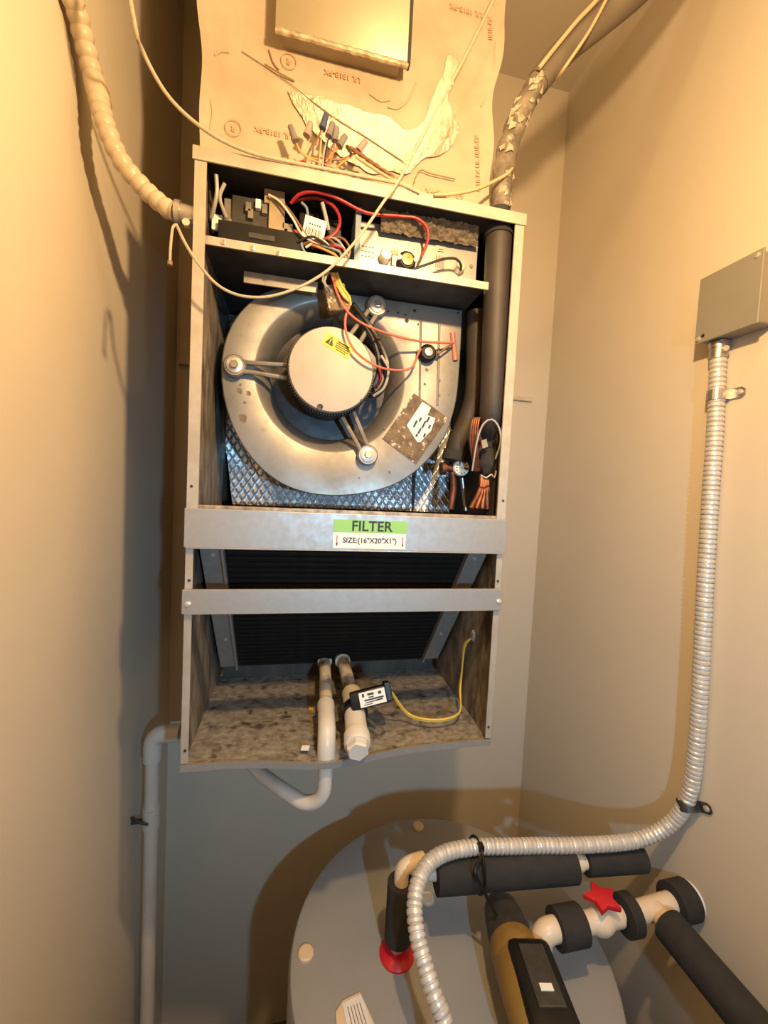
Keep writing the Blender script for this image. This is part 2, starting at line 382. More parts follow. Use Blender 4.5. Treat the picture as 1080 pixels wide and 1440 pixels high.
def wire(pts, y, r, mat, name='wire', parent=None):
    P = [py_(q[0], q[1], q[2] if len(q) > 2 else y) for q in pts]
    return part(MB().tube(P, r, 8), name, mat, parent, smooth=True)
# tag with bar code
c = py_(442, 322, .028); ex = (py_(456, 318, .028) - py_(430, 309, .028)).normalized(); ey = V((0, -1, 0)).cross(ex).normalized() * -1
if ey.z < 0: ey = -ey
tg = part(MB().obox(c, ex * .0175, V((0, 1, 0)) * .0004, ey * .0175), 'bar_code_tag', 'white')
b = MB()
for k in range(15):
    b.obox(c + ex * (-.013 + k * .0018) + ey * -.006, ex * (.0004 if k % 3 else .0007), V((0, .0006, 0)), ey * .006)
part(b, 'bar_code', 'ink', tg)
b = MB()
for k in range(5): b.obox(c + ex * (-.008 + k * .004) + ey * .006, ex * .0013, V((0, .0006, 0)), ey * .0012)
part(b, 'print', 'ink', tg)
wire([(409, 286, .028), (420, 274, .018), (440, 270, .014), (470, 277, .016), (515, 299, .024), (560, 304, .026), (585, 307, .024), (600, 320, .026), (601, 340, .03), (592, 362, .036)], .05, .0026, 'redwire')
wire([(412, 284, .05), (428, 280, .035), (447, 279, .03), (468, 289, .028), (478, 308, .028), (472, 327, .028), (452, 338, .03), (436, 338, .036)], .03, .0027, 'redwire')
wire([(378, 274, .034), (394, 284, .028), (412, 308, .026), (425, 330, .026), (448, 343, .026), (475, 350, .026), (489, 366, .03)], .03, .0018, 'whitewire')
wire([(383, 275, .036), (402, 290, .030), (417, 310, .029), (432, 332, .029), (452, 345, .028), (478, 356, .028)], .03, .0020, 'brownwire')
wire([(424, 285, .03), (431, 292, .03), (433, 303, .03)], .05, .0022, 'bluewire')
wire([(427, 330, .036), (424, 345, .034), (430, 357, .034)], .05, .0022, 'bluewire')
wire([(453, 285, .03), (458, 305, .035), (462, 324, .04)], .06, .0034, 'greywire'); wire([(304, 246, .018), (305, 270, .022), (301, 292, .03), (297, 306, .04)], .06, .0030, 'greywire')
wire([(316, 258, .02), (309, 275, .024), (312, 290, .03), (318, 305, .04)], .06, .0028, 'greywire')
wire([(288, 276, .05), (294, 292, .05), (296, 310, .05)], .06, .0024, 'greywire')
for k in range(14):
    a = (418 + 3 * k, 340 + (k * 7) % 10, .034 + .004 * (k % 4)); m = (440 + 3 * k, 333 + (k * 5) % 16, .020 + .004 * (k % 3)); e = (466 + 2 * k, 350 + (k * 3) % 13, .018 + .003 * (k % 3))
    wire([a, m, e, (474 + k, 366 + (k * 3) % 8, .022)], .05, .0019, ('blackwire', 'brownwire', 'blackwire', 'orangewire', 'whitewire', 'blackwire', 'bluewire', 'brownwire', 'blackwire', 'redwire', 'greywire', 'blackwire', 'bluewire', 'brownwire')[k])
pbox((434, 322), .016, .060, .12, .030, 'transformer', 'black')
pbox((470, 330), .012, .075, .12, .026, 'relay', 'dkgrey')
# heater plate and its fittings
a = py_(503, 372, 0.0600); e = py_(672, 343, 0.0600)
hp = part(MB().box(a.x, e.x, 0.0600, 0.0630, zs + .0005, e.z + .004).box(a.x, e.x, 0.0600, 0.1000, e.z + .002, e.z + .004), 'heater_plate', 'plate')
part(MB().box(a.x - .010, a.x - .001, 0.0300, 0.1000, zs + .0005, e.z + .004), 'heater_plate_edge', 'bluewire')
def dustf(u, v):
    q = py_(535 + 137 * u, 296 + 22 * u + 32 * (1 - v), .052 - .022 * v)
    nz = .010 * abs(noise.noise(V((q.x * 60, q.z * 60, 3)))) + .010 * abs(noise.noise(V((q.x * 130, q.z * 130, 8))))
    return (min(q.x, .476), q.y - nz, min(q.z, ZT - .0105))
part(MB().grid(dustf, 90, 30), 'dust_clump', 'dust', smooth=True)
p = py_(541, 363, 0.0580)
lp = part(MB().lathe((p.x, 0.0590, p.z), (0, -1, 0), [(.0105, 0), (.0105, .014), (.0085, .016)], 20), 'limit_switch', 'washer', hp, smooth=True)
part(MB().box(p.x + .010, p.x + .022, 0.0480, 0.0520, p.z + .004, p.z + .011), 'amber_tab', 'amber', hp)
part(MB().box(p.x + .012, p.x + .019, 0.0500, 0.0540, p.z - .014, p.z + .004), 'white_tab', 'white', hp)
p = py_(572, 367, 0.0500)
ks = part(MB().lathe((p.x, 0.0590, p.z), (0, -1, 0), [(.0165, 0), (.0165, .010), (.013, .013)], 24), 'thermal_cutout', 'black', hp, smooth=True)
part(MB().lathe((p.x, 0.0450, p.z), (0, -1, 0), [(.0100, 0), (.0100, .002), (.003, .0025), (.003, .001)], 20), 'copper_disc', 'brass', ks, smooth=True)
for s in (-1, 1): part(MB().lathe((p.x + s * .0145, 0.0460, p.z + .001), (0, -1, 0), [(.0042, 0), (.0040, .004)], 12), 'terminal', 'washer', ks)
p = py_(645, 378, 0.0580)
part(MB().lathe((p.x, 0.0590, p.z), (0, -1, 0), [(.0095, 0), (.0095, .010), (.0075, .012), (.004, .012), (.004, .006)], 20), 'bushing', 'washer', hp, smooth=True)
p = py_(663, 374, 0.0580); part(MB().lathe((p.x, 0.0595, p.z), (0, -1, 0), [(.004, 0), (.003, .002)], 10), 'screw', 'zinc', hp)
wire([(580, 379, 0.0350), (600, 372, 0.0300), (625, 364, 0.0300), (641, 364, 0.0320), (648, 372, 0.0380), (648, 380, 0.0460)], 0.0300, .0022, 'blackwire')
p = py_(619, 358, 0.0595)
st = part(MB().box(p.x - .010, p.x + .010, 0.0585, 0.0595, p.z - .028, p.z + .024), 'data_sticker', 'plate', hp)
b = MB()
for k in range(9): b.box(p.x - .008 + k * .0019, p.x - .0072 + k * .0019, 0.0580, 0.0586, p.z - .025, p.z - .002 - .002 * (k % 3))
b.box(p.x - .006, p.x + .006, 0.0580, 0.0586, p.z + .004, p.z + .0052).box(p.x - .004, p.x + .005, 0.0580, 0.0586, p.z + .008, p.z + .0092)
part(b, 'print', 'ink', st)
b = MB(); p = py_(513, 352, 0.0595)
for k in range(12): b.box(p.x - .006 + (k % 4) * .0062, p.x - .002 + (k % 4) * .0062, 0.0592, 0.0598, p.z - .010 + (k // 4) * .008, p.z - .0085 + (k // 4) * .008)
part(b, 'print', 'seam', hp)

# ------------------------------------------------------------------ blower
AX, AZ = .219, 1.884
YP = .10
outline = [(651, 432), (649, 480), (646, 525), (640, 572), (624, 617), (592, 657), (552, 683), (505, 695), (457, 697), (412, 688), (371, 663),
           (338, 622), (319, 578), (311, 532), (314, 488), (328, 452), (352, 424), (386, 405), (430, 396), (470, 398)]
O3 = [py_(u, v, YP) for u, v in outline]
for q in O3: q.z = min(q.z, zs - .009)
O3 = smooth_path(O3[0:1] + O3[2:], .02); O3 = O3
cz = V((AX, YP, AZ))
RI = .140
n = 96
ring_out = []
from math import atan2
# sample outline radially so that it can be bridged to the round inlet
def ray_hit(ang):
    d = V((math.cos(ang), 0, math.sin(ang))); best = None
    P = O3
    for i in range(len(P)):
        a, c = P[i], P[(i + 1) % len(P)]
        e = c - a; den = d.x * e.z - d.z * e.x
        if abs(den) < 1e-12: continue
        w = a - cz; t = (w.x * e.z - w.z * e.x) / den; s = (w.x * d.z - w.z * d.x) / den
        if t > 0 and -1e-6 <= s <= 1 + 1e-6: best = t if best is None else max(best, t)
    return cz + d * (best or .16)
angs = sorted([2 * math.pi * k / n for k in range(n)] + [atan2(O3[0].z - AZ, O3[0].x - AX) % (2 * math.pi)])
n = len(angs)
vs_, fs = [], []
prof = [(RI, 0), (RI - .004, .002), (RI - .016, .011), (RI - .026, .026), (RI - .030, .048), (RI - .027, .052)]
rows = [[ray_hit(a) + V((0, .145, 0)) for a in angs], [ray_hit(a) + V((0, .002, 0)) for a in angs],
        [(lambda h: h + (cz - h).normalized() * .002)(ray_hit(a)) for a in angs]]
for r, h in prof: rows.append([cz + V((r * math.cos(a), h, r * math.sin(a))) for a in angs])
for i, row in enumerate(rows):
    vs_ += row
    if i: fs += [((i - 1) * n + k, (i - 1) * n + (k + 1) % n, i * n + (k + 1) % n, i * n + k) for k in range(n)]
BH = part(MB().add(vs_, fs), 'blower_housing', 'blower', smooth=True)
part(MB().lathe((AX, YP + .05, AZ), (0, 1, 0), [(.112, 0), (.112, .02), (.095, .09), (.03, .09)], 48), 'inlet_shroud', 'wheel', BH, smooth=True)
b = MB()
for k in range(36):
    w = 2 * math.pi * k / 36; d = V((math.cos(w), 0, math.sin(w))); t_ = V((-math.sin(w), 0, math.cos(w)))
    b.obox(V((AX, YP + .10, AZ)) + d * .094, d * .008 + t_ * .004, V((0, .038, 0)), t_ * .0008)
part(b, 'fan_blades', 'wheel', BH)['kind'] = 'stuff'
# stamped ribs and small holes on the plate
for u0, v0, u1, v1 in ((592, 452, 590, 560), (618, 455, 615, 570)):
    a, c = py_(u0, v0, YP - .0005), py_(u1, v1, YP - .0005)
    part(MB().tube([a, c], .0022, 8), 'stamped_rib', 'blower', BH, smooth=True)
for u, v, r in ((572, 451, .004), (588, 456, .002), (583, 437, .003), (560, 440, .002), (570, 443, .0018), (546, 438, .002), (644, 440, .002)):
    p = py_(u, v, YP - .0004); part(MB().lathe(p, (0, -1, 0), [(r, 0), (r, .0006)], 12), 'hole', 'ink', BH)
# arms carrying the motor
MX, MZ, MR = .2135, 1.881, .0735
arm0 = None
for ang, bp in ((178, (330, 514)), (-58, (517, 640)), (58, (530, 430))):
    bpos = py_(*bp, YP - .012); c = V((MX, .085, MZ)); d = (V((bpos.x, 0, bpos.z)) - V((MX, 0, MZ))).normalized(); t_ = V((-d.z, 0, d.x)) if True else 0
    B = V((bpos.x, YP - .010, bpos.z))
    st_ = V((MX, .088, MZ)) + d * (MR + .001)
    b = MB()
    for s in (-1, 1):
        b.tube([st_ + t_ * s * .0115, st_.lerp(B, .4) + t_ * s * .0095, st_.lerp(B, .75) + t_ * s * .008, B + t_ * s * .010 - d * .006], .0042, 8)
    b.lathe(B + V((0, .008, 0)), (0, -1, 0), [(.0195, 0), (.0195, .010), (.017, .013), (.012, .013)], 28)
    b.lathe(B + V((0, .010, 0)), (0, -1, 0), [(.012, 0), (.012, .004)], 16)
    am = part(b, 'motor_arm', 'arm', BH, smooth=True)
    part(MB().lathe(B + V((0, -.0045, 0)), (0, -1, 0), [(.0135, 0), (.0135, .0022), (.012, .003)], 24), 'washer', 'washer', BH, smooth=True)
    part(MB().lathe(B + V((0, -.0072, 0)), (0, -1, 0), [(.0072, 0), (.0072, .005), (.0062, .006)], 6), 'bolt', 'brass' if ang == -58 else 'zinc', BH)
# motor
b = MB().lathe((MX, 0, MZ), (0, 1, 0), [(.05, .17), (MR - .004, .168), (MR - .002, .075), (MR, .072), (MR, .052), (MR - .002, .050)], 72, cap=False)
MO = part(b, 'motor', 'motordark', smooth=True)
MO_face = part(MB().lathe((MX, 0, MZ), (0, -1, 0), [(MR - .0015, -.052), (MR - .0005, -.045), (MR - .003, -.0405), (.0, -.040)], 72, cap=False), 'motor_cap', 'motorface', MO, smooth=True)
b = MB()
for k in range(96):
    w = 2 * math.pi * k / 96; d = V((math.cos(w), 0, math.sin(w))); t_ = V((-d.z, 0, d.x))
    b.obox(V((MX, .066, MZ)) + d * (MR + .0005), d * .0016, V((0, .013, 0)), t_ * .0012)
part(b, 'cooling_ribs', 'motordark', MO)['kind'] = 'stuff'
for u, v in ((450, 572), (508, 563)):
    p = py_(u, v, .040); part(MB().lathe((p.x, .0402, p.z), (0, -1, 0), [(.0052 if u == 450 else .002, 0), (.005 if u == 450 else .002, .001), (.002, .0004)], 14), 'screw', 'motordark', MO)
# warning label
yq = .0397
A_, B_, C_, E_ = [py_(u, v, yq) for u, v in ((461, 467), (497, 489), (489, 505), (453, 483))]
wl = part(MB().prism([A_, B_, C_, E_], (0, .0006, 0)), 'warning_label', 'yellow', MO)
ex = (B_ - A_).normalized(); ey = (A_ - E_).normalized(); c = (A_ + C_) / 2; Lx = (B_ - A_).length; Ly = (A_ - E_).length
tri = c - ex * Lx * .29 + V((0, -.0007, 0))
part(MB().prism([tri - ex * .0075 - ey * .006, tri + ex * .0075 - ey * .006, tri + ey * .0085], (0, .0004, 0)), 'warning_triangle', 'ink', wl)
text('lettering', '!', .011, basis(tri + V((0, -.0005, 0)) - ey * .001, ex, ey), M['yellow'], wl)
b = MB()
for k in range(5):
    w_ = (.011, .013, .0125, .013, .009)[k]
    b.obox(c + ex * Lx * .17 + ey * (Ly * (.30 - .15 * k)) + V((0, -.0006, 0)), ex * w_, V((0, .0002, 0)), ey * (.0011 if k == 0 else .0006))
part(b, 'lettering', 'ink', wl)
# dirt-caked rating label on the housing
yq = YP - .0006
Q = [py_(u, v, yq) for u, v in ((582, 553), (630, 588), (585, 653), (538, 617))]
rl = part(MB().prism(Q, (0, -.0008, 0)), 'rating_label', 'labeldirt', BH)
Q2 = [py_(u, v, yq - .001) for u, v in ((594, 565), (606, 573), (601, 584), (612, 588), (606, 606), (598, 614), (592, 621), (587, 622), (578, 608), (572, 598), (584, 580))]
wp = part(MB().prism(Q2, (0, -.0003, 0)), 'clean_patch', 'white', BH)
b = MB(); dl = (py_(585, 605, yq) - py_(598, 580, yq)).normalized(); pr = V((-dl.z, 0, dl.x))
for u, v, l in ((584, 596, .007), (591, 590, .004), (596, 597, .008), (590, 606, .006), (602, 590, .006), (586, 612, .003), (597, 612, .004), (604, 600, .004)):
    b.obox(py_(u, v, yq - .0015), dl * l, V((0, .0003, 0)), pr * .0018)
part(b, 'lettering', 'ink', wp)
random.seed(11)
for u, v, rr in ((341, 588, .0085), (337, 549, .006), (350, 553, .005), (338, 541, .003), (344, 566, .003), (560, 590, .0035), (541, 602, .003), (548, 664, .003), (603, 612, .002), (632, 555, .002), (505, 672, .002), (600, 520, .004), (597, 540, .0035), (618, 535, .003), (617, 556, .0035)):
    p = py_(u, v, YP - .0003)
    part(MB().prism([p + V((rr * math.cos(w * .628) * random.uniform(.55, 1.1), 0, rr * math.sin(w * .628) * random.uniform(.55, 1.15))) for w in range(10)], (0, -.0003, 0)), 'rust_stain', 'stain', BH)
# round thermostat on the plate with its two leads
p = py_(600, 498, YP - .004)
kt = part(MB().lathe((p.x, YP, p.z), (0, -1, 0), [(.0165, 0), (.0165, .012), (.013, .016)], 24), 'thermostat_switch', 'black', BH, smooth=True)
part(MB().lathe((p.x, YP - .016, p.z), (0, -1, 0), [(.0075, 0), (.0075, .003), (.0035, .004), (.0035, .002)], 18), 'switch_cap', 'washer', kt, smooth=True)
for s in (-1, 1): part(MB().box(p.x + s * .016 - .005, p.x + s * .016 + .005, YP - .012, YP - .008, p.z - .004, p.z + .004), 'terminal', 'blacksteel', kt)
wire([(467, 388, .03), (474, 412, .03), (487, 436, .028), (510, 455, .04), (545, 469, .055), (585, 479, .07), (618, 482, .08), (638, 482, .086)], .05, .0021, 'pinkwire')
wire([(638, 482, .086), (628, 489, .084), (616, 498, .084)], .05, .0021, 'brownwire')
wire([(493, 426, .035), (486, 446, .030), (487, 468, .028), (500, 494, .028), (530, 515, .032), (562, 521, .06), (580, 516, .078), (587, 500, .084), (592, 490, .084)], .05, .0021, 'pinkwire')
p = py_(638, 487, YP - .003)
part(MB().tube([py_(636, 468, YP - .001), py_(640, 507, YP - .001)], .0052, 10), 'red_sealant', 'pinkwire', BH, smooth=True)
# plug and loom above the motor
c = py_(473, 421, .045); ex = V((.85, 0, .25)).normalized(); ez = V((0, -1, 0)); ey = ez.cross(ex)
part(MB().obox(c, ex * .018, ey * .021, V((0, .010, 0))), 'wire_plug', 'labeldirt', bevel=.002)
for k, mt_ in enumerate(('orangewire', 'yellowwire', 'orangewire', 'yellowwire')):
    wire([(465 + 3 * k, 384, .035), (474 + 2.2 * k, 402, .03), (484 + 2.5 * k, 418, .03), (493, 426 + k, .034)], .03, .0019, mt_)
for k, mt_ in enumerate(('greywire', 'blackwire', 'greywire')):
    wire([(462 - 2 * k, 382, .03), (456 - k, 395, .03), (461 + 2 * k, 409, .035), (466, 415, .04)], .03, .0022, mt_)
wire([(496, 428, .06), (510, 446, .075), (524, 465, .08), (538, 492, .07), (545, 515, .065), (542, 540, .07), (528, 556, .08), (518, 552, .09)], .06, .0055, 'blackwire', 'motor_loom')
wire([(500, 440, .075), (517, 462, .085), (530, 490, .08), (534, 520, .08), (526, 545, .085)], .06, .0065, 'motordark', 'motor_loom')
wire([(536, 500, .065), (546, 520, .062), (540, 545, .066), (525, 557, .075)], .06, .0026, 'greywire')
wire([(532, 515, .07), (536, 532, .07), (530, 543, .075)], .06, .0022, 'redwire')

# ------------------------------------------------------------------ refrigerant pipes inside the cabinet
stp = py_(701, 335, .030); stp.z = ZT - .012
part(MB().tube([stp, py_(698, 420, .030), py_(694, 540, .030), py_(692, 585, .034), py_(690, 612, .06)], .0232, 20), 'suction_pipe', 'suction', smooth=True)
part(MB().tube([stp, stp - V((0, 0, .014))], .0255, 20, sm=False), 'pipe_grommet', 'shade', smooth=True)
part(MB().tube([py_(672, 440, .10), py_(670, 545, .10), py_(660, 588, .105), py_(645, 622, .11), py_(640, 640, .115)], .0225, 18), 'liquid_pipe', 'suction', smooth=True)
part(MB().tube([py_(641, 634, .115), py_(638, 648, .115)], .025, 18), 'pipe_coupling', 'foam', smooth=True)
p = py_(648, 658, .11)
vv = part(MB().lathe(p, (0, -1, 0), [(.0155, -.012), (.0165, -.004), (.0165, .004), (.0150, .006)], 28), 'dial', 'white', smooth=True)
b = MB()
for k in range(12):
    w = 2 * math.pi * k / 12; d = V((math.cos(w), 0, math.sin(w))); t_ = V((-d.z, 0, d.x)); b.obox(p + d * .0115 + V((0, -.0062, 0)), d * .0016, V((0, .0003, 0)), t_ * .0007)
b.obox(p + V((.006, -.0075, -.0005)), V((.008, 0, -.001)), V((0, .0003, 0)), V((0, 0, .0011)))
part(b, 'dial_marks', 'ink', vv)
part(MB().lathe(p + V((0, -.006, 0)), (0, -1, 0), [(.0035, 0), (.003, .003)], 12), 'dial_hub', 'washer', vv)
part(MB().tube([py_(622, 658, .12), py_(642, 658, .12)], .0085, 14, sm=False).tube([py_(620, 659, .12), py_(626, 659, .12)], .013, 14, sm=False), 'valve_stub', 'copper', smooth=True)
part(MB().tube([py_(636, 664, .12), py_(638, 685, .12), py_(634, 716, .12)], .0065, 12), 'copper_tube', 'copper', smooth=True)
part(MB().tube([py_(650, 672, .14), py_(655, 718, .14)], .004, 10), 'sensor_tube', 'zinc', smooth=True)
for k in range(4):
    wire([(668 + 2 * k, 662, .05), (662 + 3 * k, 628, .035), (663 + 3 * k, 600, .033), (667 + 2.5 * k, 588, .035), (671 + 2 * k, 602, .05), (672 + 2 * k, 640, .06)], .09, .0022, 'copper', 'capillary_tube')
wire([(664, 662, .03), (671, 620, .018), (680, 596, .012), (692, 590, .006), (702, 602, .004), (704, 622, .004), (697, 645, .02)], .08, .0017, 'greywire', 'capillary_tube')
def lump(c, r, seed, sx=1, sz=1.2):
    m_ = MB(); nu, nv = 20, 12; vs2 = []
    for i in range(nv + 1):
        th = math.pi * i / nv
        for k in range(nu):
            w = 2 * math.pi * k / nu; d = V((math.sin(th) * math.cos(w) * sx, math.sin(th) * math.sin(w) * .8, math.cos(th) * sz))
            vs2.append(c + d * r * (1 + .28 * noise.noise(d * 2.3 + V((seed, 0, 0)))))
    return m_.add(vs2, [(i * nu + k, i * nu + (k + 1) % nu, (i + 1) * nu + (k + 1) % nu, (i + 1) * nu + k) for i in range(nv) for k in range(nu)])
part(lump(py_(687, 650, .05), .021, 3, .9, 1.25), 'taped_valve', 'foam', smooth=True)
part(lump(py_(690, 625, .055), .018, 9, 1, 1.0), 'taped_valve', 'foam', smooth=True)
part(MB().obox(py_(681, 624, .034), V((.005, 0, .002)), V((0, .002, 0)), V((-.002, 0, .007))), 'tape_scrap', 'scrap')
wire([(676, 668, .03), (684, 672, .026), (691, 667, .025), (695, 672, .026), (698, 662, .026)], .08, .0016, 'greywire', 'lead_wire')
for k in range(5):
    wire([(678 + 2 * k, 668, .06), (675 + 3 * k, 690, .05), (662 + 8 * k, 716, .03 + .006 * k)], .1, .0052, 'copper', 'distributor_tube')
# ------------------------------------------------------------------ coil compartment
cy = lambda z: .030 + (1.580 - z) * (.235 / .305)        # front of the slanted coil
z0, z1 = 1.272, 1.604
nrm = V((0, -(.305), -(.235))).normalized()
b = MB().prism([(.050, cy(z1), z1), (.476, cy(z1), z1), (.476, cy(z0), z0), (.050, cy(z0), z0)], -nrm * .03)
CO = part(b, 'evaporator_coil', 'coil')
up = V((0, cy(z1) - cy(z0), z1 - z0)).normalized()
row0 = None
for k in range(28):
    z = z0 + .008 + k * .0115
    if row0 is None:
        row0 = part(MB().obox(V((.263, cy(z), z)) + nrm * .001, V((.211, 0, 0)), up * .0032, nrm * .0022), 'fin_row', 'coil', CO)
        base = z
    else:
        c_ = row0.copy(); COL.objects.link(c_); c_.parent = CO; c_.location = V((0, cy(z) - cy(base), z - base)); ORG[c_] = ORG[CO]
for x0_, x1_ in ((.012, .050), (.476, .518)):
    fp = part(MB().prism([(x0_, cy(z1) - .002, z1), (x1_, cy(z1) - .002, z1), (x1_, cy(z0) - .002, z0), (x0_, cy(z0) - .002, z0)], -nrm * .003), 'coil_end_plate', 'galv')
    xi = x1_ - .002 if x0_ < .2 else x0_ + .002
    part(MB().prism([(xi - .002, cy(z1) - .002, z1), (xi + .002, cy(z1) - .002, z1), (xi + .002, cy(z0) - .002, z0), (xi - .002, cy(z0) - .002, z0)], nrm * .010), 'plate_fold', 'galv', fp)
    for z in (1.575, 1.56, 1.44, 1.36):
        part(MB().lathe((.5 * (x0_ + x1_), cy(z), z), nrm, [(.0035, .001), (.003, .004)], 10), 'screw', 'washer', fp)
part(MB().box(.012, W - .012, .300, .312, ZB + .004, ZB + .040).box(.012, W - .012, .300, .330, ZB + .038, ZB + .042), 'drain_pan', 'inner')
part(MB().box(.012, W - .012, .312, .50, ZB + .004, ZB + .30), 'pan_shadow_box', 'shade')  # added black box, paints the shade behind the drain pan and coil
# bottom tray whose front edge sags in the middle
def trayf(u, v):
    x = .003 + u * (W - .006); y = .001 + v * .31; sag = math.exp(-((x - .235) / .10) ** 2)
    return (x, y - .004 * sag * (1 - v), ZB + .004 - .012 * sag * (1 - v) ** 2 - .004 * (1 - v) ** 4)
TR = part(MB().grid(trayf, 40, 12), 'bottom_tray', 'tray', smooth=True)
b = MB(); vs2 = []; N_ = 40
for i in range(N_ + 1):
    x = W * i / N_; sag = math.exp(-((x - .235) / .10) ** 2); z = ZB + .004 - .013 * sag - .003; y = -.0035 - .005 * sag
    vs2 += [(x, y, z + .005), (x, y, z - .006), (x, y + .004, z - .006), (x, y + .004, z + .005)]
b.add(vs2, [(4 * i + k, 4 * i + 4 + k, 4 * i + 4 + (k + 1) % 4, 4 * i + (k + 1) % 4) for i in range(N_) for k in range(4)] + [(0, 1, 2, 3), (4 * N_, 4 * N_ + 3, 4 * N_ + 2, 4 * N_ + 1)])
part(b, 'tray_lip', 'galv', TR)
for u, v, m_, w_ in ((429, 1053, 'white', .012), (437, 998, 'yellowwire', .008), (402, 1003, 'ink', .004), (418, 985, 'ink', .003), (352, 1005, 'ink', .003)):
    p = pz(u, v, ZB + .0015)
    part(MB().prism([p + V((-w_ * .6, -w_ * .3, 0)), p + V((w_ * .5, -w_ * .5, 0)), p + V((w_ * .7, w_ * .3, 0)), p + V((-w_ * .4, w_ * .5, 0))], (0, 0, .003)), 'debris_flake', m_, TR)
part(lump(V((W - .009, .079, 1.396)), .009, 2, .5, 1.2), 'wire_grommet', 'dirty', smooth=True)

# ------------------------------------------------------------------ condensate pipes standing in the tray
dp = thing('drain_pipe', (.232, .02, 1.10), 'stained white drain pipe with trap at front of dirty tray', 'pipe')
zc = 1.256
P1 = [V((.2405, .305, 1.283)), V((.238, .20, 1.275)), V((.2325, .085, 1.262))]
part(MB().tube(P1, .0125, 18), 'pipe', 'pvcdirty', dp, smooth=True)
part(MB().tube([P1[2] + V((.0004, .012, .0015)), V((.2312, .045, 1.256)), V((.2305, .026, 1.249)), V((.2300, .016, 1.234)), V((.2300, .013, 1.213))], lambda t: .0158 if t > .12 else .0165, 20), 'elbow', 'pvc', dp, smooth=True)
part(MB().tube([P1[0] + V((0, -.05, -.004)), P1[0] + V((0, -.02, -.001))], .0165, 18, sm=False), 'pipe_collar', 'pvcdirty', dp, smooth=True)
part(MB().tube([V((.230, .014, 1.208)), V((.2300, .016, 1.165)), V((.2275, .018, 1.145)), V((.216, .024, 1.128)), V((.197, .034, 1.120)), V((.178, .05, 1.120)), V((.150, .08, 1.120)), V((.115, .13, 1.113)), V((.075, .19, 1.112)), V((.04, .25, 1.113)), V((.0, .285, 1.113)), V((-.07, .29, 1.113))], .0125, 18), 'trap', 'pvc', dp, smooth=True)
co = thing('cleanout_pipe', (.285, .06, 1.23), 'white cleanout pipe with hexagonal cap overhanging the tray front', 'pipe')
Q0, Q1, Q2_ = V((.2800, .300, 1.290)), V((.2845, .10, 1.272)), V((.2770, -.035, 1.250))
part(MB().tube([Q0, Q1], .0135, 18, sm=False), 'pipe', 'pvcdirty', co, smooth=True)
part(MB().tube([Q0 + V((0, -.06, -.005)), Q0 + V((0, -.025, -.002))], .0175, 18, sm=False), 'pipe_collar', 'pvcdirty', co, smooth=True)
part(MB().tube([V((.2850, .115, 1.273)), V((.2850, .085, 1.270)), V((.2800, .0, 1.256))], .0195, 20, sm=False), 'tee', 'pvc', co, smooth=True)
dd = (V((.2765, -.04, 1.249)) - V((.2800, .0, 1.256))).normalized()
part(MB().lathe(V((.2802, .004, 1.2565)), dd, [(.0195, 0), (.0225, .002), (.0225, .022), (.020, .026)], 24), 'socket', 'pvc', co, smooth=True)
part(MB().lathe(V((.2802, .004, 1.2565)) + dd * .025, dd, [(.0190, 0), (.0190, .012), (.0165, .015), (.004, .0148)], 6, ang=.3), 'hex_cap', 'pvc', co)
# float switch clipped on the cleanout
fs_c = py_(521, 980, .050)
fs_o = thing('float_switch', (fs_c.x, .05, fs_c.z - .02), 'black float switch with printed white label and yellow leads', 'switch')
ex = (py_(549, 971, .050) - py_(494, 985, .050)).normalized(); ey = V((0, -1, 0)).cross(ex); ey = -ey if ey.z < 0 else ey
ez_ = ex.cross(ey)
ey = (ey + V((0, .35, 0))).normalized(); ez_ = ex.cross(ey).normalized()
HL = .0375
bd = part(MB().obox(fs_c, ex * HL, ey * .0155, ez_ * .011), 'switch_body', 'black', fs_o, bevel=.003, smooth=True)
part(MB().obox(fs_c + ex * HL * .88 + ey * .003, ex * .006, ey * .0165, ez_ * .014), 'end_cap', 'black', fs_o, bevel=.002)
fr = ez_ if ez_.y < 0 else -ez_
lb = part(MB().obox(fs_c + ex * .003 + fr * .0113, ex * .0245, ey * .0125, fr * .0003), 'switch_label', 'white', fs_o)
b = MB()
for xx, yy, w_, h_ in ((-.017, .007, .002, .003), (-.003, .007, .006, .002), (.014, .006, .003, .0025), (-.003, .002, .005, .001), (.002, -.002, .018, .0014), (.0, -.006, .015, .0009), (.012, -.0055, .006, .0012), (-.010, -.0095, .008, .0007)):
    b.obox(fs_c + ex * (.003 + xx) + ey * yy + fr * .0117, ex * w_, ey * h_, fr * .0002)
part(b, 'print', 'ink', lb)
cl = V((.2832, .058, 1.2655))
part(MB().lathe(cl + V((0, .010, .0015)), (0, -1, -.14), [(.0200, 0), (.0245, .001), (.0245, .016), (.0200, .017)], 28, cap=False), 'clip_ring', 'black', fs_o, smooth=True)
part(MB().tube([cl + V((.022, .0, -.012)), cl + V((.040, -.012, -.024))], .004, 8, sm=False), 'float_stem', 'blacksteel', fs_o)
for k in range(2):
    o_ = V((0, -.002 * k, .004 * k))
    e0 = fs_c + ex * (HL + .002) - ey * .004 + o_
    pts = [e0, pz(572, 1004, 1.252) + o_, pz(596, 1013, 1.247) + o_, pz(625, 1013, 1.247) + o_, pz(646, 1002, 1.250) + o_, V((.512, .105 + .004 * k, 1.275)), V((.512, .103, 1.32)), V((.512, .100 - .004 * k, 1.368)), V((.518, .085, 1.388)), V((.526, .079, 1.394))]
    part(MB().tube(pts, .0019, 8), 'lead', 'yellowwire', fs_o, smooth=True)

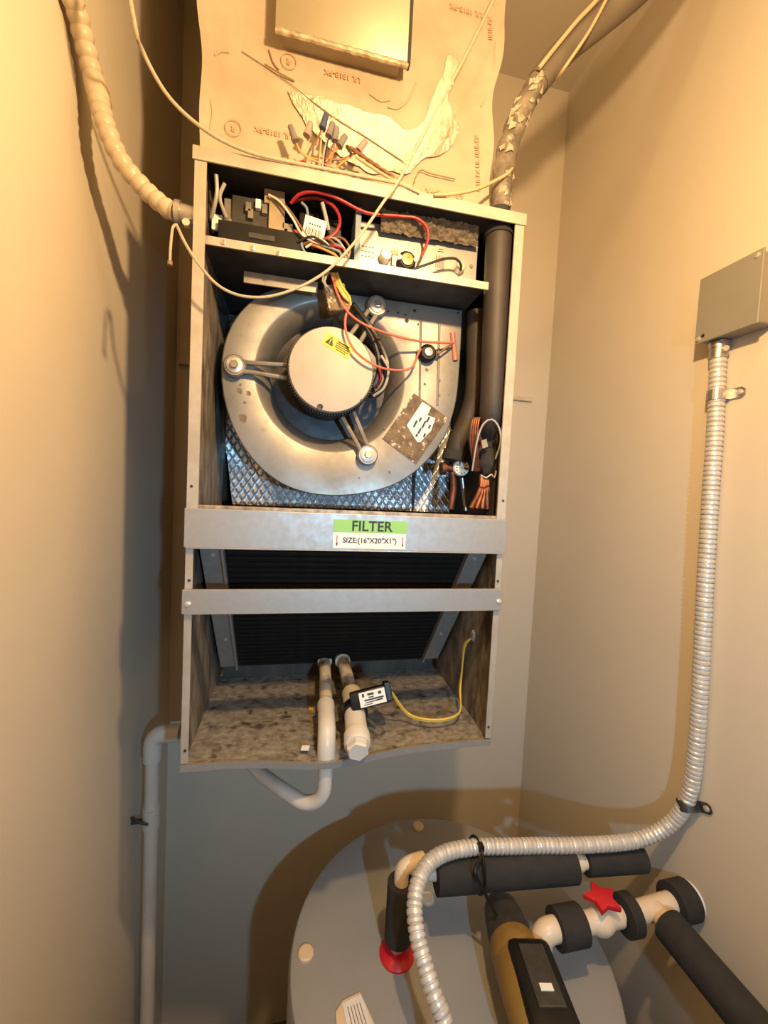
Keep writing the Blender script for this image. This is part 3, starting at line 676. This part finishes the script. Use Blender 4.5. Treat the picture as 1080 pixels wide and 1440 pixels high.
# ------------------------------------------------------------------ drain line in the left corner
dl_ = thing('drain_riser', (-.13, .29, 0), 'white drain pipe running down the left corner beside the tank', 'pipe')
part(MB().tube([(-.13, .29, 0.0), (-.13, .29, 1.085)], .0145, 18, sm=False), 'pipe', 'pvc', dl_, smooth=True)
part(MB().tube([(-.13, .29, 1.055), (-.13, .29, 1.09), (-.127, .29, 1.103), (-.118, .29, 1.112), (-.104, .29, 1.1145), (-.075, .29, 1.1145)], .0188, 20), 'elbow', 'pvc', dl_, smooth=True)
part(MB().tube([(-.13, .29, .90), (-.13, .29, .945)], .0175, 20, sm=False), 'coupling', 'pvc', dl_, smooth=True)
part(MB().tube([(-.17, .29, .915), (-.147, .29, .915)], .005, 8, sm=False).tube([(-.169, .285, .93), (-.150, .275, .925), (-.13, .272, .92)], .003, 8), 'pipe_hanger', 'blacksteel', dl_)

# ------------------------------------------------------------------ cleat on the back wall
b = MB().box(-.15, .893, YB - .018, YB, 1.988, 2.004)
# unit hangs in front of it, so only the two ends are free
b = MB().box(.70, .893, YB - .012, YB - .0003, 1.990, 2.003)
tag(b.build('wall_cleat', M['wood'], bevel=.001), 'short painted batten end on the back wall right of the air handler', 'batten')

b = MB().box(-.160, -.004, YB - .014, YB - .0003, 1.992, 2.19)
tag(b.build('backing_board', M['wood'], bevel=.001), 'narrow tan board on the back wall left of the air handler', 'board')

# ------------------------------------------------------------------ plenum above the unit
PL = thing('plenum', (.24, .28, ZT), 'tan duct-board plenum with foil patch standing on top of the air handler', 'plenum')
YPl = .050
def wav(z, s): return .006 * math.sin(z * 17 + s * 2) + .004 * math.sin(z * 41 + s)
def plf(u, v):
    z = ZT + .001 + v * (ZC - ZT - .002)
    xl = -.004 - .010 * min(1, v * 2.5) + .5 * wav(z, 0); xr = .478 + .012 * min(1, v * 3) + wav(z, 1)
    x = xl + (xr - xl) * u
    y = YPl + .0015 * noise.noise(V((x * 7, z * 7, 2))) - .006 * math.exp(-(u / .03) ** 2) - .006 * math.exp(-((1 - u) / .03) ** 2)
    return (x, y, z)
part(MB().grid(plf, 60, 80), 'front_sheet', 'board', PL, smooth=True)
part(MB().box(.010, .468, YPl + .012, YB - .004, ZT + .001, ZC - .001), 'duct', 'board', PL)
def on_pl(u, v, off=.0015): return py_(u, v, YPl - off)
patch = [(404, 128), (440, 134), (478, 145), (520, 158), (545, 164), (560, 176), (573, 184), (588, 178), (599, 166), (604, 148), (612, 128), (624, 100), (630, 78), (642, 76), (644, 90), (638, 115), (630, 140), (645, 175), (638, 200), (618, 218), (598, 222), (585, 232), (572, 244), (548, 240), (525, 244), (500, 232), (474, 216), (452, 196), (428, 170)]
cpt = V((0, 0, 0))
PP = smooth_path([on_pl(*q, .0035) for q in patch + patch[:1]], .006)
PP = [p + V((.002 * noise.noise(p * 180), 0, .003 * noise.noise(p * 150 + V((5, 0, 0))))) for p in PP[:-1]]
part(MB().prism(PP, (0, .0008, 0)), 'foil_patch', 'foilpatch', PL)
part(MB().tube([on_pl(340, 72, .003), on_pl(400, 112, .003), on_pl(460, 158, .0045), on_pl(520, 196, .0045), on_pl(568, 228, .0045)], .0006, 6), 'tape_seam', 'seam', PL)
part(MB().tube([on_pl(378, 70, .003), on_pl(384, 88, .003), on_pl(392, 98, .003)], .0009, 6), 'torn_edge', 'seam', PL)
part(MB().tube([on_pl(372, 90, .005), on_pl(392, 102, .006), on_pl(414, 114, .003)], .0012, 6), 'torn_edge', 'seam', PL)
part(MB().tube([on_pl(578, 268, .004), on_pl(590, 240, .005), on_pl(605, 244, .005), on_pl(640, 252, .005)], .0010, 6), 'torn_edge', 'seam', PL)
# crumpled tape folds
for q in (((302, 78), (310, 72), (322, 73)), ((520, 132), (536, 142), (548, 140)), ((545, 150), (560, 152), (575, 138), (586, 116)), ((294, 190), (299, 160), (296, 140)), ((676, 150), (690, 120), (697, 60))):
    part(MB().tube([on_pl(*w, .002) for w in q], .0016, 6), 'tape_fold', 'board', PL, smooth=True)
# faded printing, upside down and sideways as on the board
def pr_txt(body, u, v, size, rot):
    p = on_pl(u, v, .0032); m = Matrix.Translation(p) @ Matrix.Rotation(math.pi / 2, 4, 'X') @ Matrix.Rotation(math.radians(rot), 4, 'Z')
    text('lettering', body, size, m, M['print'], PL, .0001)
pr_txt('UL 181B-FX', 625, 272, .014, 180); pr_txt('UL 181B-FX', 385, 186, .012, 180)
pr_txt('UL 181B-FX', 482, 106, .012, 180); pr_txt('UL 181B-FX', 656, 14, .012, 180)
pr_txt('181B-FX UL 181B-FX', 672, 230, .011, 96); pr_txt('181B-FX', 690, 40, .011, 96)
for u, v in ((328, 180), (406, 86)):
    p = on_pl(u, v, .0032); b = MB()
    b.tube([p + V((.012 * math.cos(w * math.pi / 12), 0, .012 * math.sin(w * math.pi / 12))) for w in range(25)], .0006, 5, sm=False)
    part(b, 'printed_ring', 'print', PL); pr_txt('R', u, v, .012, 170)
# access door
a = py_(387, 38, .012); c = py_(572, 92, .012)
xa, xb, zb_ = a.x, c.x + .002, (a.z + c.z) / 2
AD = part(MB().box(xa, xb, .012, .016, zb_, zb_ + .36), 'access_door', 'doorpanel', PL, bevel=.0008)
part(MB().box(xa + .010, xb - .010, .016, YPl + .014, zb_ + .012, zb_ + .35), 'door_frame', 'board', AD)
def crimp(u):
    x = xa + u * (xb - xa); return V((x, .0135 + .0006 * math.sin(u * 90), zb_ - .001 + .0008 * noise.noise(V((x * 60, 0, 4)))))
part(MB().tube([crimp(i / 40) for i in range(41)], .0045, 8, sm=False), 'crimped_edge', 'crimp', AD, smooth=True)
part(MB().box(xb - .001, xb + .0035, .009, .022, zb_, zb_ + .36), 'door_edge', 'ink', AD)

# ------------------------------------------------------------------ low voltage splices on top of the unit
YS = .012
sp = [((408, 177), (416, 199), 'nutgrey', 'slate wire nut at the far left of the splices, leaning left'),
      ((437, 173), (431, 191), 'nuttan', 'tan-grey wire nut second from left above the air handler'),
      ((459, 161), (453, 181), 'nutblue', 'dark blue wire nut standing highest among the splices'),
      ((468, 173), (462, 192), 'nutgrey', 'grey-blue wire nut just right of the dark blue one'),
      ((473, 179), (471, 199), 'nutgrey', 'slim grey wire nut third from the right end of the splices'),
      ((486, 191), (477, 206), 'nutgrey', 'grey wire nut tilted right beside the slim grey one'),
      ((514, 198), (504, 213), 'nuttan', 'olive-grey wire nut at the far right, lying over twisted brown cable')]
tails = [[[(416, 199), (424, 215), (440, 225), (470, 236)], [(416, 199), (421, 212), (432, 220), (447, 224)]],
         [[(431, 191), (432, 195), (433, 197)]],
         [[(453, 181), (444, 200), (436, 210)], [(453, 181), (451, 205), (449, 226), (450, 238)]],
         [[(462, 192), (456, 212), (453, 238)], [(462, 192), (458, 214), (456, 239)]],
         [[(471, 199), (464, 214), (458, 239)], [(471, 199), (467, 220), (459, 240)]],
         [[(477, 206), (468, 216), (462, 239)], [(475, 206), (466, 218), (458, 228)]],
         [[(504, 213), (495, 219), (480, 230), (466, 241)], [(504, 213), (480, 224), (450, 222), (437, 218)]]]
wm = [('cable', 'orangewire'), ('brownwire',), ('brownwire', 'cable'), ('greywire', 'blackwire'), ('brownwire', 'pinkwire'), ('pinkwire', 'orangewire'), ('orangewire', 'brownwire')]
for (t0, b0, mm, lb_), tl, ws in zip(sp, tails, wm):
    p0, p1 = py_(*b0, YS), py_(*t0, YS)
    o = thing('wire_splice', p0, lb_, 'wire nut', 'wire splices on top of the air handler')
    d = p1 - p0; Ln = d.length
    b = MB().lathe(p0, d, [(.0058, 0), (.0058, Ln * .12), (.0052, Ln * .2), (.0044, Ln * .96), (.0038, Ln)], 12)
    part(b, 'wire_nut', mm, o, smooth=True)
    for q, w_ in zip(tl, ws):
        part(MB().tube([py_(*e_, YS + .004) for e_ in q], .0014, 6), 'wire', w_, o, smooth=True)
tc_ = thing('twisted_cable', py_(560, 255, .0), 'brown cable with stripped twisted conductors in front of the foil patch', 'cable')
b = MB()
for k in range(2):
    b.tube([py_(490 + 70 * t, 206 + 48 * t, YS) + V((.003 * math.cos(t * 22 + k * math.pi), .003 * math.sin(t * 22 + k * math.pi), .002 * math.sin(t * 22 + k * math.pi))) for t in [i / 40 for i in range(41)]], .0022, 6, sm=False)
part(b, 'twisted_pair', 'brownwire', tc_, smooth=True)
part(MB().tube([py_(495, 218, YS - .002), py_(487, 205, YS - .004)], .0022, 6), 'stripped_end', 'blackwire', tc_)
part(MB().tube([py_(500, 220, .012), py_(530, 240, .008), py_(555, 254, .004), py_(580, 262, .004)], .0024, 8), 'sheath', 'cable', tc_, smooth=True)
rt = thing('thin_wires', py_(425, 228, .0), 'thin curled red and tan wires lying at the cabinet top edge', 'wire')
for q, w_ in ((((405, 236), (408, 226), (413, 222), (419, 228), (424, 231)), 'cable'), (((415, 231), (424, 226), (430, 229), (428, 235)), 'redwire'), (((418, 228), (426, 232), (431, 224)), 'redwire'), (((432, 222), (440, 230), (436, 236)), 'cable')):
    part(MB().tube([py_(*e_, .002) for e_ in q], .0011, 6), 'wire', w_, rt, smooth=True)

# ------------------------------------------------------------------ cords and cables
def cable(name, pts, r, mat, label, step=.006):
    o = MB().tube(pts, r, 10, step=step).build(name, M[mat], smooth=True); return tag(o, label, 'cable')
cable('thermostat_cable', [V((-.10, -.30, ZC - .002)), V((-.098, -.21, 2.66)), V((-.080, -.13, 2.43)), py_(186, 15, -.09), (py_(200, 70, -.06)), py_(238, 137, -.035), py_(290, 184, -.02), py_(345, 212, -.012), py_(400, 226, -.008), py_(450, 236, -.006), py_(510, 248, -.006), py_(560, 258, -.007), py_(590, 271, -.007)], .0026, 'cord', 'cream cable drooping from upper left across the cabinet top')
cable('cream_cable', [py_(610, 274, -.008), py_(635, 273, -.008), py_(670, 266, -.004), py_(697, 254, .006), py_(714, 244, .010), py_(722, 234, .022)], .0028, 'cable', 'tan cable looping from the cabinet top around the line set')
SC = thing('hanging_string', py_(245, 316, -.03), 'long cream string strung diagonally and sagging before the cabinet', 'string')
YC = -.045
b = MB().tube([py_(930, -420, YC + .02), py_(730, -70, YC + .02), py_(690, 8, YC + .02), py_(655, 78, YC + .02), py_(595, 190, YC + .015), py_(560, 255, YC), py_(540, 283, YC), py_(505, 333, YC), py_(470, 372, YC), py_(440, 394, YC), (py_(405, 410, YC)), py_(370, 418, YC), py_(335, 415, YC), py_(305, 400, YC), py_(280, 372, YC), py_(262, 345, YC), py_(248, 316, YC + .01)], .0021, 8)
part(b, 'string', 'cord', SC, smooth=True)
part(MB().tube([py_(248, 316, YC + .01), py_(243, 320, YC), py_(240, 345, YC), py_(239, 368, YC)], .0018, 8), 'string_end', 'cord', SC, smooth=True)
part(MB().tube([py_(239, 367, YC), py_(239, 373, YC)], .0032, 8, sm=False), 'knot', 'seam', SC)

# corrugated tan conduit entering the cabinet from the left
LC = thing('corrugated_conduit', py_(258, 303, .01), 'tan corrugated conduit curving down the left wall into the cabinet', 'conduit')
pts = [V((-.153, -.16, ZC - .004)), V((-.153, -.12, 2.66)), V((-.153, -.075, 2.44)), pxl(100, -14, -.153), pxl(107, 10, -.152), pxl(118, 55, -.150), pxl(133, 115, -.143), pxl(150, 180, -.122), pxl(172, 228, -.104), pxl(203, 265, -.076), pxl(232, 291, -.046), pxl(248, 299, -.029)]
ev, Ln = even(smooth_path(pts, .004), .0018)
nr = Ln / .0165
part(MB().tube(ev, lambda t: .0112 + .0028 * abs(math.sin(math.pi * t * nr)) ** .8, 18, sm=False), 'hose', 'conduit', LC, smooth=True)
a, c = pxl(132, 110, -.1435), pxl(142, 146, -.133)
part(MB().tube([a, (a + c) / 2, c], lambda t: .0150 - .001 * abs(2 * t - 1), 18), 'tape_wrap', 'conduit', LC, smooth=True)
a = pxl(247, 298, -.030); e_ = V((.0, a.y + .001, a.z - .002))
part(MB().tube([a, a.lerp(e_, .25)], .0165, 18, sm=False).tube([a.lerp(e_, .25), e_], .0135, 18, sm=False), 'fitting', 'zinc', LC, smooth=True)
part(MB().tube([a.lerp(e_, .6) + V((0, -.006, -.018)), a.lerp(e_, .6) + V((0, -.014, -.018))], .0055, 10, sm=False), 'clamp_screw', 'washer', LC)

# ------------------------------------------------------------------ line set rising from the cabinet
LS = thing('line_set', py_(703, 290, .08), 'grey insulated refrigerant line rising from the cabinet to upper right', 'pipe')
yo = .032
lpts = [py_(704, 300, yo), py_(705, 278, yo), py_(708, 240, yo - .002), py_(719, 192, yo - .006), py_(737, 150, yo - .012), py_(763, 108, yo - .02), py_(800, 66, yo - .032), py_(848, 26, yo - .048), py_(892, -12, yo - .064)]
dq = (lpts[-1] - lpts[-2])
lpts += [lpts[-1] + dq + V((0, 0, .01)), lpts[-1] + dq * 2 + V((0, 0, .04)), lpts[-1] + dq * 3 + V((0, 0, .12)), lpts[-1] + dq * 3.4 + V((0, 0, .30))]
sp_ = smooth_path(lpts, .004); k = min(range(len(sp_)), key=lambda q: (sp_[q] - lpts[5]).length)
low = [p + V((.002 * noise.noise(p * 60), .002 * noise.noise(p * 60 + V((3, 0, 0))), 0)) for p in sp_[:k]]
part(MB().tube(low, lambda t: .0180 + .0022 * noise.noise(V((t * 14, 1, 2))) - (.003 if t < .03 else 0), 22, sm=False), 'weathered_sleeve', 'lineset', LS, smooth=True)
part(MB().tube(sp_[k - 3:], lambda t: .0200 + .0055 * min(1, t * 2.5), 22, sm=False), 'smooth_sleeve', 'linesmooth', LS, smooth=True)
part(MB().tube([py_(704, 302, yo), py_(704, 290, yo)], .0165, 16, sm=False), 'black_end', 'foam', LS)
random.seed(3)
for i in range(26):
    t = random.uniform(.03, .97); j = int(t * (len(low) - 2)); d = (low[j + 1] - low[j]).normalized()
    w = random.uniform(-1.1, 1.1); s_, u_ = frame(d)
    tow = V((math.sin(w), -math.cos(w), 0)); tow = (tow - d * tow.dot(d)).normalized(); sd = d.cross(tow)
    q = low[j] + tow * .0178
    part(MB().prism([q + sd * random.uniform(.002, .006) + d * random.uniform(.003, .008), q - sd * random.uniform(.002, .006) + d * random.uniform(.001, .006) + tow * .003, q - sd * random.uniform(.001, .006) - d * random.uniform(.003, .009), q + sd * random.uniform(.001, .005) - d * random.uniform(.002, .006) + tow * .002], tow * .0008), 'tape_scrap', 'scrap', LS)
def along(i, ang, off):
    d = (sp_[min(i + 1, len(sp_) - 1)] - sp_[i - 1]).normalized(); tow = V((math.sin(ang), -math.cos(ang), 0)); tow = (tow - d * tow.dot(d)).normalized(); return sp_[i] + tow * off
nS = len(sp_)
cable('cream_cable', [py_(u, v, y) for u, v, y in ((783, 112, .004), (792, 98, -.018), (808, 75, -.030), (828, 45, -.036), (842, 20, -.040), (856, -6, -.044), (885, -50, -.05), (960, -130, -.06), (1060, -260, -.06))], .0026, 'cable', 'thin tan cable crossing over the smooth grey line-set insulation')
cable('tan_cable', [py_(u, v, y) for u, v, y in ((758, 96, -.010), (772, 78, -.016), (793, 52, -.022), (813, 28, -.028), (834, 6, -.034), (866, -30, -.04), (940, -110, -.05), (1040, -240, -.05))], .0034, 'cable', 'thicker tan cable following the left edge of the line set')

# ------------------------------------------------------------------ junction box and flexible steel conduit on the right wall
JB = thing('junction_box', (.93, -.06, 1.993), 'grey metal junction box with blank cover on the right wall', 'junction box')
y0, y1, za, zb2 = -.112, .0, 1.992, 2.116
part(MB().box(.912, XR - .0005, y0 + .003, y1 - .003, za + .003, zb2 - .003), 'box', 'boxgrey', JB, bevel=.003)
part(MB().box(.909, .9125, y0, y1, za, zb2), 'cover', 'boxgrey', JB, bevel=.0012)
for y, z in ((y1 - .008, za + .008), (y0 + .010, zb2 - .009)):
    part(MB().lathe((.909, y, z), (-1, 0, 0), [(.0048, 0), (.0044, .002), (.002, .003)], 14), 'screw', 'washer', JB, smooth=True)
part(MB().lathe((.9088, y1 - .016, za + .012), (-1, 0, 0), [(.0035, 0), (.0035, .0004)], 12), 'screw_slot', 'ink', JB)
FC = thing('flexible_conduit', (.94, -.03, 1.0), 'flexible spiral steel conduit from junction box down over the tank', 'conduit')
xw = .9395
zcn = .985
pts = [pxl(1011, 498, xw), pxl(1009, 530, xw), pxl(1006, 600, xw), pxl(999, 700, xw), pxl(993, 800, xw), pxl(989, 880, xw), pxl(985, 960, xw), pxl(979, 1050, xw), pxl(972, 1105, xw - .001), pxl(960, 1138, xw - .004), pxl(935, 1164, .912), pxl(900, 1180, .865), pz(860, 1186, 1.0), pz(800, 1189, 1.0), pz(760, 1189, 1.0), pz(715, 1190, 1.003), pz(670, 1191, 1.006), pz(630, 1198, 1.008), pz(604, 1213, 1.006), pz(589, 1238, 1.0), pz(583, 1275, .985), pz(587, 1315, .965), pz(597, 1355, .945), pz(610, 1398, .925), pz(626, 1445, .90), V((.398, -.19, .86)), V((.402, -.20, .815))]
ev, Ln = even(smooth_path(pts, .004), .0014)
nr = Ln / .0093
def rsp(t): return .0098 + .0040 * min(1, abs(math.sin(math.pi * t * nr)) * 1.6) ** .8
part(MB().tube(ev, rsp, 16, sm=False), 'spiral_sleeve', 'flexsteel', FC, smooth=True)
p = pxl(1011, 492, xw)
part(MB().tube([V((p.x, p.y, 1.9925)), V((p.x, p.y, 1.981))], .0165, 18, sm=False).tube([V((p.x, p.y, 1.982)), V((p.x, p.y, 1.962))], .0148, 18, sm=False), 'connector', 'zinc', FC, smooth=True)
part(MB().tube([V((p.x - .004, p.y - .012, 1.974)), V((p.x - .010, p.y - .022, 1.974))], .0052, 10, sm=False), 'connector_screw', 'washer', FC)
def strap(name, u, v, mat, label, dirv, side):
    c = pxl(u, v, xw); d = V(dirv).normalized(); o = thing(name, c, label, 'pipe strap')
    sd = V((1, 0, 0)).cross(d); sd = sd if sd.y * side > 0 else -sd
    prof = [c + V((.0155 * -math.cos(w), 0, 0)) + sd * (.0155 * math.sin(w)) for w in [(-90 + 15 * i) * math.pi / 180 for i in range(13)]]
    prof += [V((XR - .0035, 0, 0)) + (p_ - V((p_.x, 0, 0))) for p_ in (c + sd * .0165, )] + [V((XR - .0035, 0, 0)) + V((0, q_.y, q_.z)) for q_ in (c + sd * .024, c + sd * .036, c + sd * .042)]
    vs2 = []; hw = [.0095] * (len(prof) - 1) + [.005]
    for p_, h in zip(prof, hw): vs2 += [p_ + d * h, p_ - d * h]
    m_ = MB().add(vs2, [(2 * i, 2 * i + 1, 2 * i + 3, 2 * i + 2) for i in range(len(prof) - 1)])
    s_ = part(m_, 'strap_band', mat, o); md = s_.modifiers.new('thickness', 'SOLIDIFY'); md.thickness = .0018; md.offset = 0
    q_ = V((XR - .0045, 0, 0)) + V((0, (c + sd * .033).y, (c + sd * .033).z))
    part(MB().lathe(q_, (-1, 0, 0), [(.0058, 0), (.0052, .003), (.002, .0042)], 14), 'screw', 'washer', o, smooth=True)
strap('conduit_strap', 1008, 556, 'zinc', 'shiny zinc strap below the junction box', (0, 0, 1), -1)
strap('conduit_strap', 966, 1132, 'blacksteel', 'blackened steel strap at the bend of the steel conduit', (0, .45, .9), -1)

# ------------------------------------------------------------------ water heater tank
TX, TY, TRd, TZ = .489, .0355, .3085, .80
b = MB().lathe((TX, TY, 0), (0, 0, 1), [(TRd - .01, .002), (TRd, .01), (TRd, TZ - .012), (TRd - .004, TZ - .003), (TRd - .012, TZ), (TRd - .05, TZ), (0, TZ)], 96)
TK = thing('water_heater', (TX, TY, 0), 'squat grey cylindrical water heater tank below the air handler', 'water heater')
part(b, 'tank_body', 'tank', TK, smooth=True)
for u, v in ((430, 1342), (588, 1163), (601, 1265)):
    p = pz(u, v, TZ)
    part(MB().lathe(p, (0, 0, 1), [(.0148, 0), (.0148, .004), (.0125, .0065), (0, .007)], 28, cap=False), 'hole_plug', 'cream', TK, smooth=True)
tgp = [pz(u, v, TZ + .002) for u, v in ((472, 1424), (482, 1408), (506, 1396), (512, 1408), (530, 1448), (474, 1452))]
tg = tag(MB().prism(tgp, (0, 0, .0012)).build('paper_tag', M['cream']), 'curled cream paper tag lying on the tank top', 'tag')
tgw = [pz(u, v, TZ + .004) for u, v in ((481, 1412), (507, 1398), (526, 1446), (490, 1452))]
tw = MB().prism(tgw, (0, 0, .0008)).build('tag_face', M['white'], tg)
b = MB()
for i in range(5):
    a, c = pz(489 + 4.2 * i, 1416 - 1.5 * i, TZ + .0052), pz(497 + 5 * i, 1450 - 1.0 * i, TZ + .0052); b.tube([a, c], .0006, 4, sm=False)
b.build('print', M['seam'], tg)

# cold riser with red collar and the insulated pipe running to the right wall
cx, cyy = .382, .031
HW = thing('insulated_riser_pipe', (cx, cyy, TZ), 'black insulated pipe rising from red collar and running to right wall', 'pipe')
part(MB().lathe((cx, cyy, TZ), (0, 0, 1), [(.033, .0), (.033, .004), (.026, .010), (.015, .013)], 36), 'red_collar', 'red', HW, smooth=True)
part(MB().tube([(cx, cyy, TZ + .012), (cx, cyy, TZ + .04)], .0125, 16, sm=False), 'nipple', 'washer', HW, smooth=True)
part(MB().tube([(cx, cyy, TZ + .034), (cx + .001, cyy, .945)], .0255, 20, sm=False), 'riser_foam', 'foam', HW, smooth=True)
part(MB().tube([(cx + .001, cyy, .935), (cx + .001, cyy, .958), (cx + .003, cyy, .969), (cx + .010, cyy, .9755), (cx + .022, cyy + .003, .977), (cx + .045, cyy + .008, .975)], .0138, 20), 'elbow', 'cpvc', HW, smooth=True)
e0 = V((cx + .045, cyy + .006, .958)); 
ha, hb = pz(612, 1228, .958), pz(804, 1214, .958); hc, hd = pz(822, 1211, .958), pz(902, 1206, .958)
hm = ha.lerp(hb, .28)
dv = (hb - ha).normalized()
part(MB().tube([ha + V((.0, 0, .0)), hm], .0345, 22, sm=False), 'foam_sleeve', 'foam', HW, smooth=True)
part(MB().tube([hm + dv * .001, hb], .0335, 22, sm=False), 'foam_sleeve', 'foam', HW, smooth=True)
part(MB().tube([hc, hd], .0255, 22, sm=False), 'foam_sleeve', 'foam', HW, smooth=True)
part(MB().tube([ha - dv * .03 + V((0, 0, .005)), ha, hb, hd - dv * .003], .0125, 16, sm=False).tube([hb + dv * .004, hb + dv * .020], .0150, 16, sm=False), 'pipe', 'cpvc', HW, smooth=True)
# black cable tie
ct_c = pz(660, 1208, .975)
ZTIE = thing('cable_tie', ct_c, 'black cable tie with long tail holding the steel conduit to the foam pipe', 'cable tie')
b = MB(); mid = ha.lerp(hb, .29); ringp = []
for i in range(25):
    w = 2 * math.pi * i / 24; ringp.append(mid + V((0, .037 * math.cos(w), .012 + .048 * math.sin(w))))
part(MB().tube(ringp, .0028, 8, sm=False), 'loop', 'black', ZTIE, smooth=True)
part(MB().obox(mid + V((.001, -.010, .056)), V((.005, 0, 0)), V((0, .006, 0)), V((0, 0, .005))), 'head', 'black', ZTIE)
part(MB().tube([mid + V((.001, -.020, .050)), pz(668, 1225, 1.0), pz(681, 1254, .965), pz(697, 1286, .92)], .0034, 8), 'tail', 'black', ZTIE, smooth=True)

# second line: elbow, foam, ball valve, tee, wall flange
zv = .906; yv = -.062
VP = thing('valve_pipe', (.62, yv, TZ), 'cream pipe with red-handled valve joining tank to the right wall', 'pipe')
part(MB().tube([(.622, yv, .835), (.622, yv, .875), (.623, yv, .893), (.630, yv, .903), (.647, yv, zv), (.67, yv, zv)], .0195, 20), 'elbow', 'cpvc', VP, smooth=True)
part(MB().tube([(.622, yv, TZ), (.622, yv, .848)], .024, 20, sm=False), 'riser_foam', 'foam', VP, smooth=True)
part(MB().tube([(.652, yv, zv), (.935, yv + .006, zv)], .0135, 18, sm=False), 'pipe', 'cpvc', VP, smooth=True)
part(MB().tube([(.649, yv, zv), (.700, yv, zv)], .0315, 24, sm=False), 'foam_sleeve', 'foam', VP, smooth=True)
part(MB().lathe((.706, yv, zv), (1, 0, 0), [(.0165, 0), (.0175, .004), (.0175, .016), (.022, .024), (.0245, .036), (.022, .048), (.0175, .056), (.0175, .074), (.0165, .078)], 24), 'valve_body', 'cpvc', VP, smooth=True)
part(MB().lathe((.742, yv, zv + .018), (0, 0, 1), [(.013, 0), (.012, .008), (.007, .010), (.006, .020)], 18), 'valve_bonnet', 'cpvc', VP, smooth=True)
b = MB(); hz = zv + .036
pl5 = []
for i in range(10):
    w = 2 * math.pi * i / 10 + .3; r = .032 if i % 2 == 0 else .017; pl5.append((.742 + r * math.cos(w) * 1.1, yv + r * math.sin(w), hz))
part(MB().prism(pl5, (0, 0, .012)), 'valve_handle', 'red', VP, bevel=.003, smooth=True)
part(MB().tube([(.790, yv, zv), (.812, yv, zv)], .0335, 24, sm=False), 'foam_sleeve', 'foam', VP, smooth=True)
part(MB().tube([(.818, yv, zv), (.905, yv + .006, zv)], .0185, 20, sm=False).tube([(.862, yv, zv), (.862, yv - .035, zv)], .0185, 20, sm=False), 'tee', 'cpvc', VP, smooth=True)
part(MB().tube([(.906, yv + .005, zv), (.946, yv + .006, zv)], .0345, 24, sm=False), 'foam_sleeve', 'foam', VP, smooth=True)
part(MB().lathe((XR - .0005, yv + .006, zv), (-1, 0, 0), [(.030, 0), (.029, .003), (.024, .006), (.016, .007)], 32), 'wall_flange', 'white', VP, smooth=True)
part(MB().tube([(.863, yv - .030, zv), (.862, -.20, zv), (.860, -.42, zv)], .0305, 24, sm=False), 'foam_sleeve', 'foam', VP, smooth=True)

# ------------------------------------------------------------------ cordless drill lying on the tank
n0 = V((.584, .018, .876)); n1 = V((.546, -.187, .884)); dx = (n1 - n0).normalized(); LnD = (n1 - n0).length
DR = thing('cordless_drill', (n1.x, -.08, TZ), 'ochre and black cordless drill lying on the tank top', 'drill')
part(MB().lathe(n0, dx, [(.014, -.010), (.026, -.006), (.032, .004), (.0365, .026), (.0375, .044), (.039, .048), (.040, .072)], 28), 'chuck', 'dkgrey', DR, smooth=True)
part(MB().lathe(n0, dx, [(.0395, .068), (.0415, .072), (.0425, .094), (.0415, .104)], 28), 'gear_collar', 'drillyel', DR, smooth=True)
part(MB().lathe(n0, dx, [(.0405, .098), (.0425, .106), (.0425, .150), (.040, .205), (.033, .225)], 28), 'motor_shell', 'drillyel', DR, smooth=True)
sx = dx.cross(V((0, 0, 1))).normalized()
o9 = V((.014, 0, .001))
part(MB().obox(n0 + dx * .164 + V((0, 0, .018)) + o9, dx * .068, sx * .038, V((0, 0, .027))), 'top_cover', 'black', DR, bevel=.014, smooth=True)
part(MB().obox(n0 + dx * .158 + V((0, 0, .0455)) + o9, dx * .044, sx * .021, V((0, 0, .0030))), 'raised_rib', 'dkgrey', DR, bevel=.0015)
part(MB().obox(n0 + dx * .178 + V((0, 0, .0490)) + o9, dx * .005, sx * .010, V((0, 0, .0014))), 'badge', 'white', DR, bevel=.0005)
gh = n0 + dx * .19
part(MB().tube([gh + V((0, 0, -.005)), gh + V((.03, -.035, -.015)), gh + V((.065, -.075, -.022))], .021, 18), 'grip', 'black', DR, smooth=True)
part(MB().obox(gh + V((.085, -.095, -.028)), V((.028, .026, 0)), V((-.028, .030, 0)), V((0, 0, .022))), 'battery', 'black', DR, bevel=.004)
